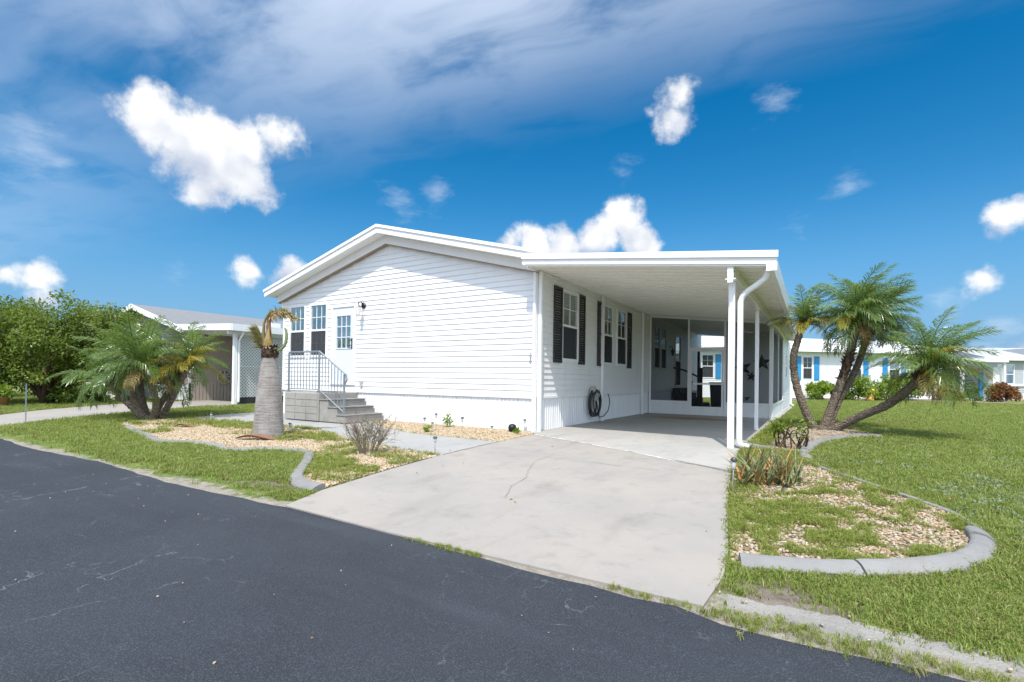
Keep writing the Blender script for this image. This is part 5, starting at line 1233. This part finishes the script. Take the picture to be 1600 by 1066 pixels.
def pebble(seed, mat):
    bm = bmesh.new(); bmesh.ops.create_icosphere(bm, subdivisions=1, radius=.5); r = random.Random(seed); sx, sy, sz = r.uniform(.8, 1.2), r.uniform(.55, .9), r.uniform(.4, .62)
    for v in bm.verts: v.co = Vector((v.co.x*sx, v.co.y*sy, v.co.z*sz))*r.uniform(.85, 1.12)
    me = bpy.data.meshes.new('pebble'); bm.to_mesh(me); bm.free(); me.materials.append(M[mat]); me.polygons.foreach_set('use_smooth', [True]*len(me.polygons)); return me
rs = np.random.RandomState(5)
def candidates(n, dmin, dmax, b0, b1):
    """points with density falling as 1/d^2 from the camera position, between two bearings"""
    u = rs.rand(n); d = dmin*np.exp(u*math.log(dmax/dmin)); th = np.radians(rs.uniform(b0, b1, n))
    return CAM.x+d*np.sin(th), CAM.y+d*np.cos(th), d
def free_of(X, Y):
    k = Y > -5.9+.12*(fbm(X, Y, 1.7, 3)-.5)
    for p in (DRIVE, CARSLAB, WALK, NDRIVE, BED_H, FARBED): k &= ~inside_np(p, X, Y)
    k &= ~((X > -.1) & (X < 3.9) & (Y > -5.5)) & ~((X > -8.45) & (X < 0) & (Y > -.02) & (Y < 16.5)) & ~((X > -25.7) & (X < -16.9) & (Y > 1.4) & (Y < 17)) & ~((X > 1.7) & (X < 3.75) & (Y > -.3) & (Y < 17))
    k &= ((X-F0.x)*fn_.x+(Y-F0.y)*fn_.y) > .05
    return k
def rotv(n, tilt=.15): return np.stack([rs.normal(0, tilt, n), rs.normal(0, tilt, n), rs.uniform(0, 6.28, n)], 1)
G1 = protos('grass_tufts', [tuft(i, 10, .055, .045, .0032, 'grass') for i in range(5)]+[tuft(9, 9, .05, .045, .0032, 'grass_dry')])
X, Y, D = candidates(300000, 2.3, 42, -82, 32)
k = free_of(X, Y); inL, inR = inside_np(BED_L, X, Y), inside_np(BED_R, X, Y)
pn = fbm(X, Y, 1.1, 11)
k &= ~inL & ~inR
# worn and sandy margins along the road stay thin
edge_d = Y+5.95; thin = np.clip((edge_d-.12+.5*(pn-.5))/.45, 0.03, 1); thin = np.where(X < .5, np.clip((edge_d-.18+.6*(pn-.5))/.35, .03, 1), thin)
worn = np.exp(-(((X+.35)/.6)**2+((Y+5.5)/.2)**2))+np.exp(-(((X-4.78)/.36)**2+((Y+5.58)/.24)**2))+.9*np.exp(-((Y+5.80)/.10)**2)*(X > 4.4)+.6*np.exp(-(((X-5.1)/.35)**2+((Y+1.25)/.18)**2))
k &= rs.rand(len(X)) < thin*(1-.92*np.clip(worn, 0, 1))*np.clip(.55+pn, 0, 1)
X, Y, D = X[k], Y[k], D[k]
print('grass', len(X))
scatter('grass', 'short green lawn grass around the house and along the road', 'grass', G1, np.stack([X, Y, gz(Y)-.004], 1), rotv(len(X)), np.clip((D/5)**.45, .8, 2.2)*rs.uniform(.7, 1.25, len(X)))
# weeds in the beds
G2 = protos('weed_tufts', [tuft(20+i, 12, .085, .05, .0035, 'grass_lush', 1.1) for i in range(4)]+[tuft(29, 10, .07, .05, .003, 'grass_dry', 1.2)])
X, Y, D = candidates(210000, 2.6, 16, -70, 30)
inL, inR = inside_np(BED_L, X, Y), inside_np(BED_R, X, Y)
pn = fbm(X, Y, 1.25, 31); pf = fbm(X, Y, 4.5, 131); wR = np.clip((.40*pn+.60*fbm(X, Y, 6.5, 133)-.43)*4.5, 0, 1)
wR = np.where(Y > -.9, np.clip((pn-.62)*6, 0, 1), wR); wR = np.maximum(wR, np.clip(1-np.abs(X-4.2)/.25, 0, 1)*(Y < -2.8)*.6); wR = np.maximum(wR, .9*((Y > -1.7) & (Y < -.1)&(pn > .35)))
wR = np.maximum(wR, .8*((X < 4.15) & (Y > 0) & (Y < 7)))
cor = np.exp(-(((X+.55)/.75)**2+((Y+4.2)/.55)**2)); wL = np.clip((pn-.66)*6, 0, 1)*.5+np.clip(cor*1.3*(pn > .40), 0, 1)+np.exp(-(((X+6.8)/1.6)**2+((Y+2.6)/.35)**2))*.8+np.exp(-(((X+3.0)/.9)**2+((Y+2.75)/.3)**2))*.9*(pn > .35)+np.clip((Y+2.25)*5, 0, .6)*(X < -4)
k = (inR & (rs.rand(len(X)) < wR)) | (inL & (rs.rand(len(X)) < np.clip(wL, 0, 1)))
X, Y, D = X[k], Y[k], D[k]; print('weeds', len(X))
scatter('bed_weeds', 'yellow green weeds growing through the gravel beds', 'weeds', G2, np.stack([X, Y, gz(Y)], 1), rotv(len(X)), np.clip((D/6)**.5, .7, 1.6)*rs.uniform(.45, 1.1, len(X)))
# weeds in the cracks at the road edge
X = np.concatenate([rs.uniform(2.2, 4.4, 160), rs.uniform(4.4, 8, 900)]); Y = np.concatenate([-6.02+rs.normal(0, .015, 160), -6.02+rs.normal(0, .06, 900)]); k = (fbm(X, Y, 2.2, 8) > .5); X, Y = X[k], Y[k]
scatter('road_edge_weeds', 'dry low weeds along the broken road edge', 'weeds', G2, np.stack([X, Y, gz(Y)+.004], 1), rotv(len(X)), rs.uniform(.25, .6, len(X)))
# broad leaved silvery weeds in the lawn
G3 = protos('clover_leaves', [tuft(40+i, 7, .03, .05, .009, 'clover', 1.6) for i in range(3)])
X = rs.uniform(4.9, 9.5, 5200); Y = rs.uniform(-4.2, 3.6, 5200); k = free_of(X, Y) & ~inside_np(BED_R, X, Y) & (fbm(X, Y, 1.6, 14) > .53) & (rs.rand(len(X)) < np.exp(-((X-6.6)/1.6)**2-((Y+.6)/2.4)**2)); X, Y = X[k], Y[k]
scatter('lawn_clover', 'pale silvery broad leaved weeds spread in the right lawn', 'weeds', G3, np.stack([X, Y, gz(Y)+.025], 1), rotv(len(X)), rs.uniform(.6, 1.3, len(X)))
# stones
S1 = protos('gold_stones', [pebble(i, 'stone_gold') for i in range(6)]); S2 = protos('mixed_stones', [pebble(10+i, 'stone_mixed') for i in range(6)])
def stones(name, label, coll, poly, n, s0, s1, keep=None, lift=.006):
    xs, ys_ = [p[0] for p in poly], [p[1] for p in poly]; X = rs.uniform(min(xs), max(xs), n); Y = rs.uniform(min(ys_), max(ys_), n); k = inside_np(poly, X, Y)
    if keep is not None: k &= rs.rand(n) < keep(X, Y)
    X, Y = X[k], Y[k]; print(name, len(X)); scatter(name, label, 'gravel', coll, np.stack([X, Y, gz(Y)+lift+rs.uniform(0, .008, len(X))], 1), np.stack([rs.uniform(-.4, .4, len(X)), rs.uniform(-.4, .4, len(X)), rs.uniform(0, 6.28, len(X))], 1), rs.uniform(s0, s1, len(X)))
stones('bed_stones', 'pale gold gravel around the bottle palm', S1, BED_L, 60000, .022, .050)
stones('wall_stones', 'pale gold gravel along the white skirting', S1, BED_H, 12000, .022, .052)
stones('side_stones', 'mixed tan gravel in the weedy bed beside the driveway', S2, BED_R, 42000, .02, .046, lambda X, Y: np.where(Y > -.2, .25, 1)*np.clip(.25+1.5*fbm(X, Y, 1.7, 77), 0, 1))
stones('stray_stones', 'stray pale stones on the dirt by the edging', S2, [(4.42, -5.95), (7.5, -5.95), (6.4, -5.0), (5.2, -5.35), (4.42, -5.4)], 900, .012, .035, lambda X, Y: .35*(fbm(X, Y, 3, 5) > .5))
stones('road_stones', 'few small pale pebbles lying on the asphalt', S2, [(-4, -11), (6, -11), (6, -6.1), (-4, -6.1)], 130, .008, .02, lift=.002)

DL = protos('dead_leaves', [tuft(70+i, 1, .05, .0, .012, 'frond_dead', 2.2) for i in range(3)])
X = np.concatenate([rs.uniform(-9, .2, 70), rs.uniform(4.1, 6.0, 60), rs.uniform(.3, 4.3, 7)]); Y = np.concatenate([rs.uniform(-5.4, -2.3, 70), rs.uniform(-5.2, 4.0, 60), rs.uniform(-5.8, -1.0, 7)])
scatter('leaf_litter', 'scattered dry brown leaf bits on the beds and driveway', 'leaf litter', DL, np.stack([X, Y, gz(Y)+.022], 1), np.stack([rs.uniform(1.2, 1.8, len(X)), rs.uniform(-.2, .2, len(X)), rs.uniform(0, 6.28, len(X))], 1), rs.uniform(.35, .8, len(X)))
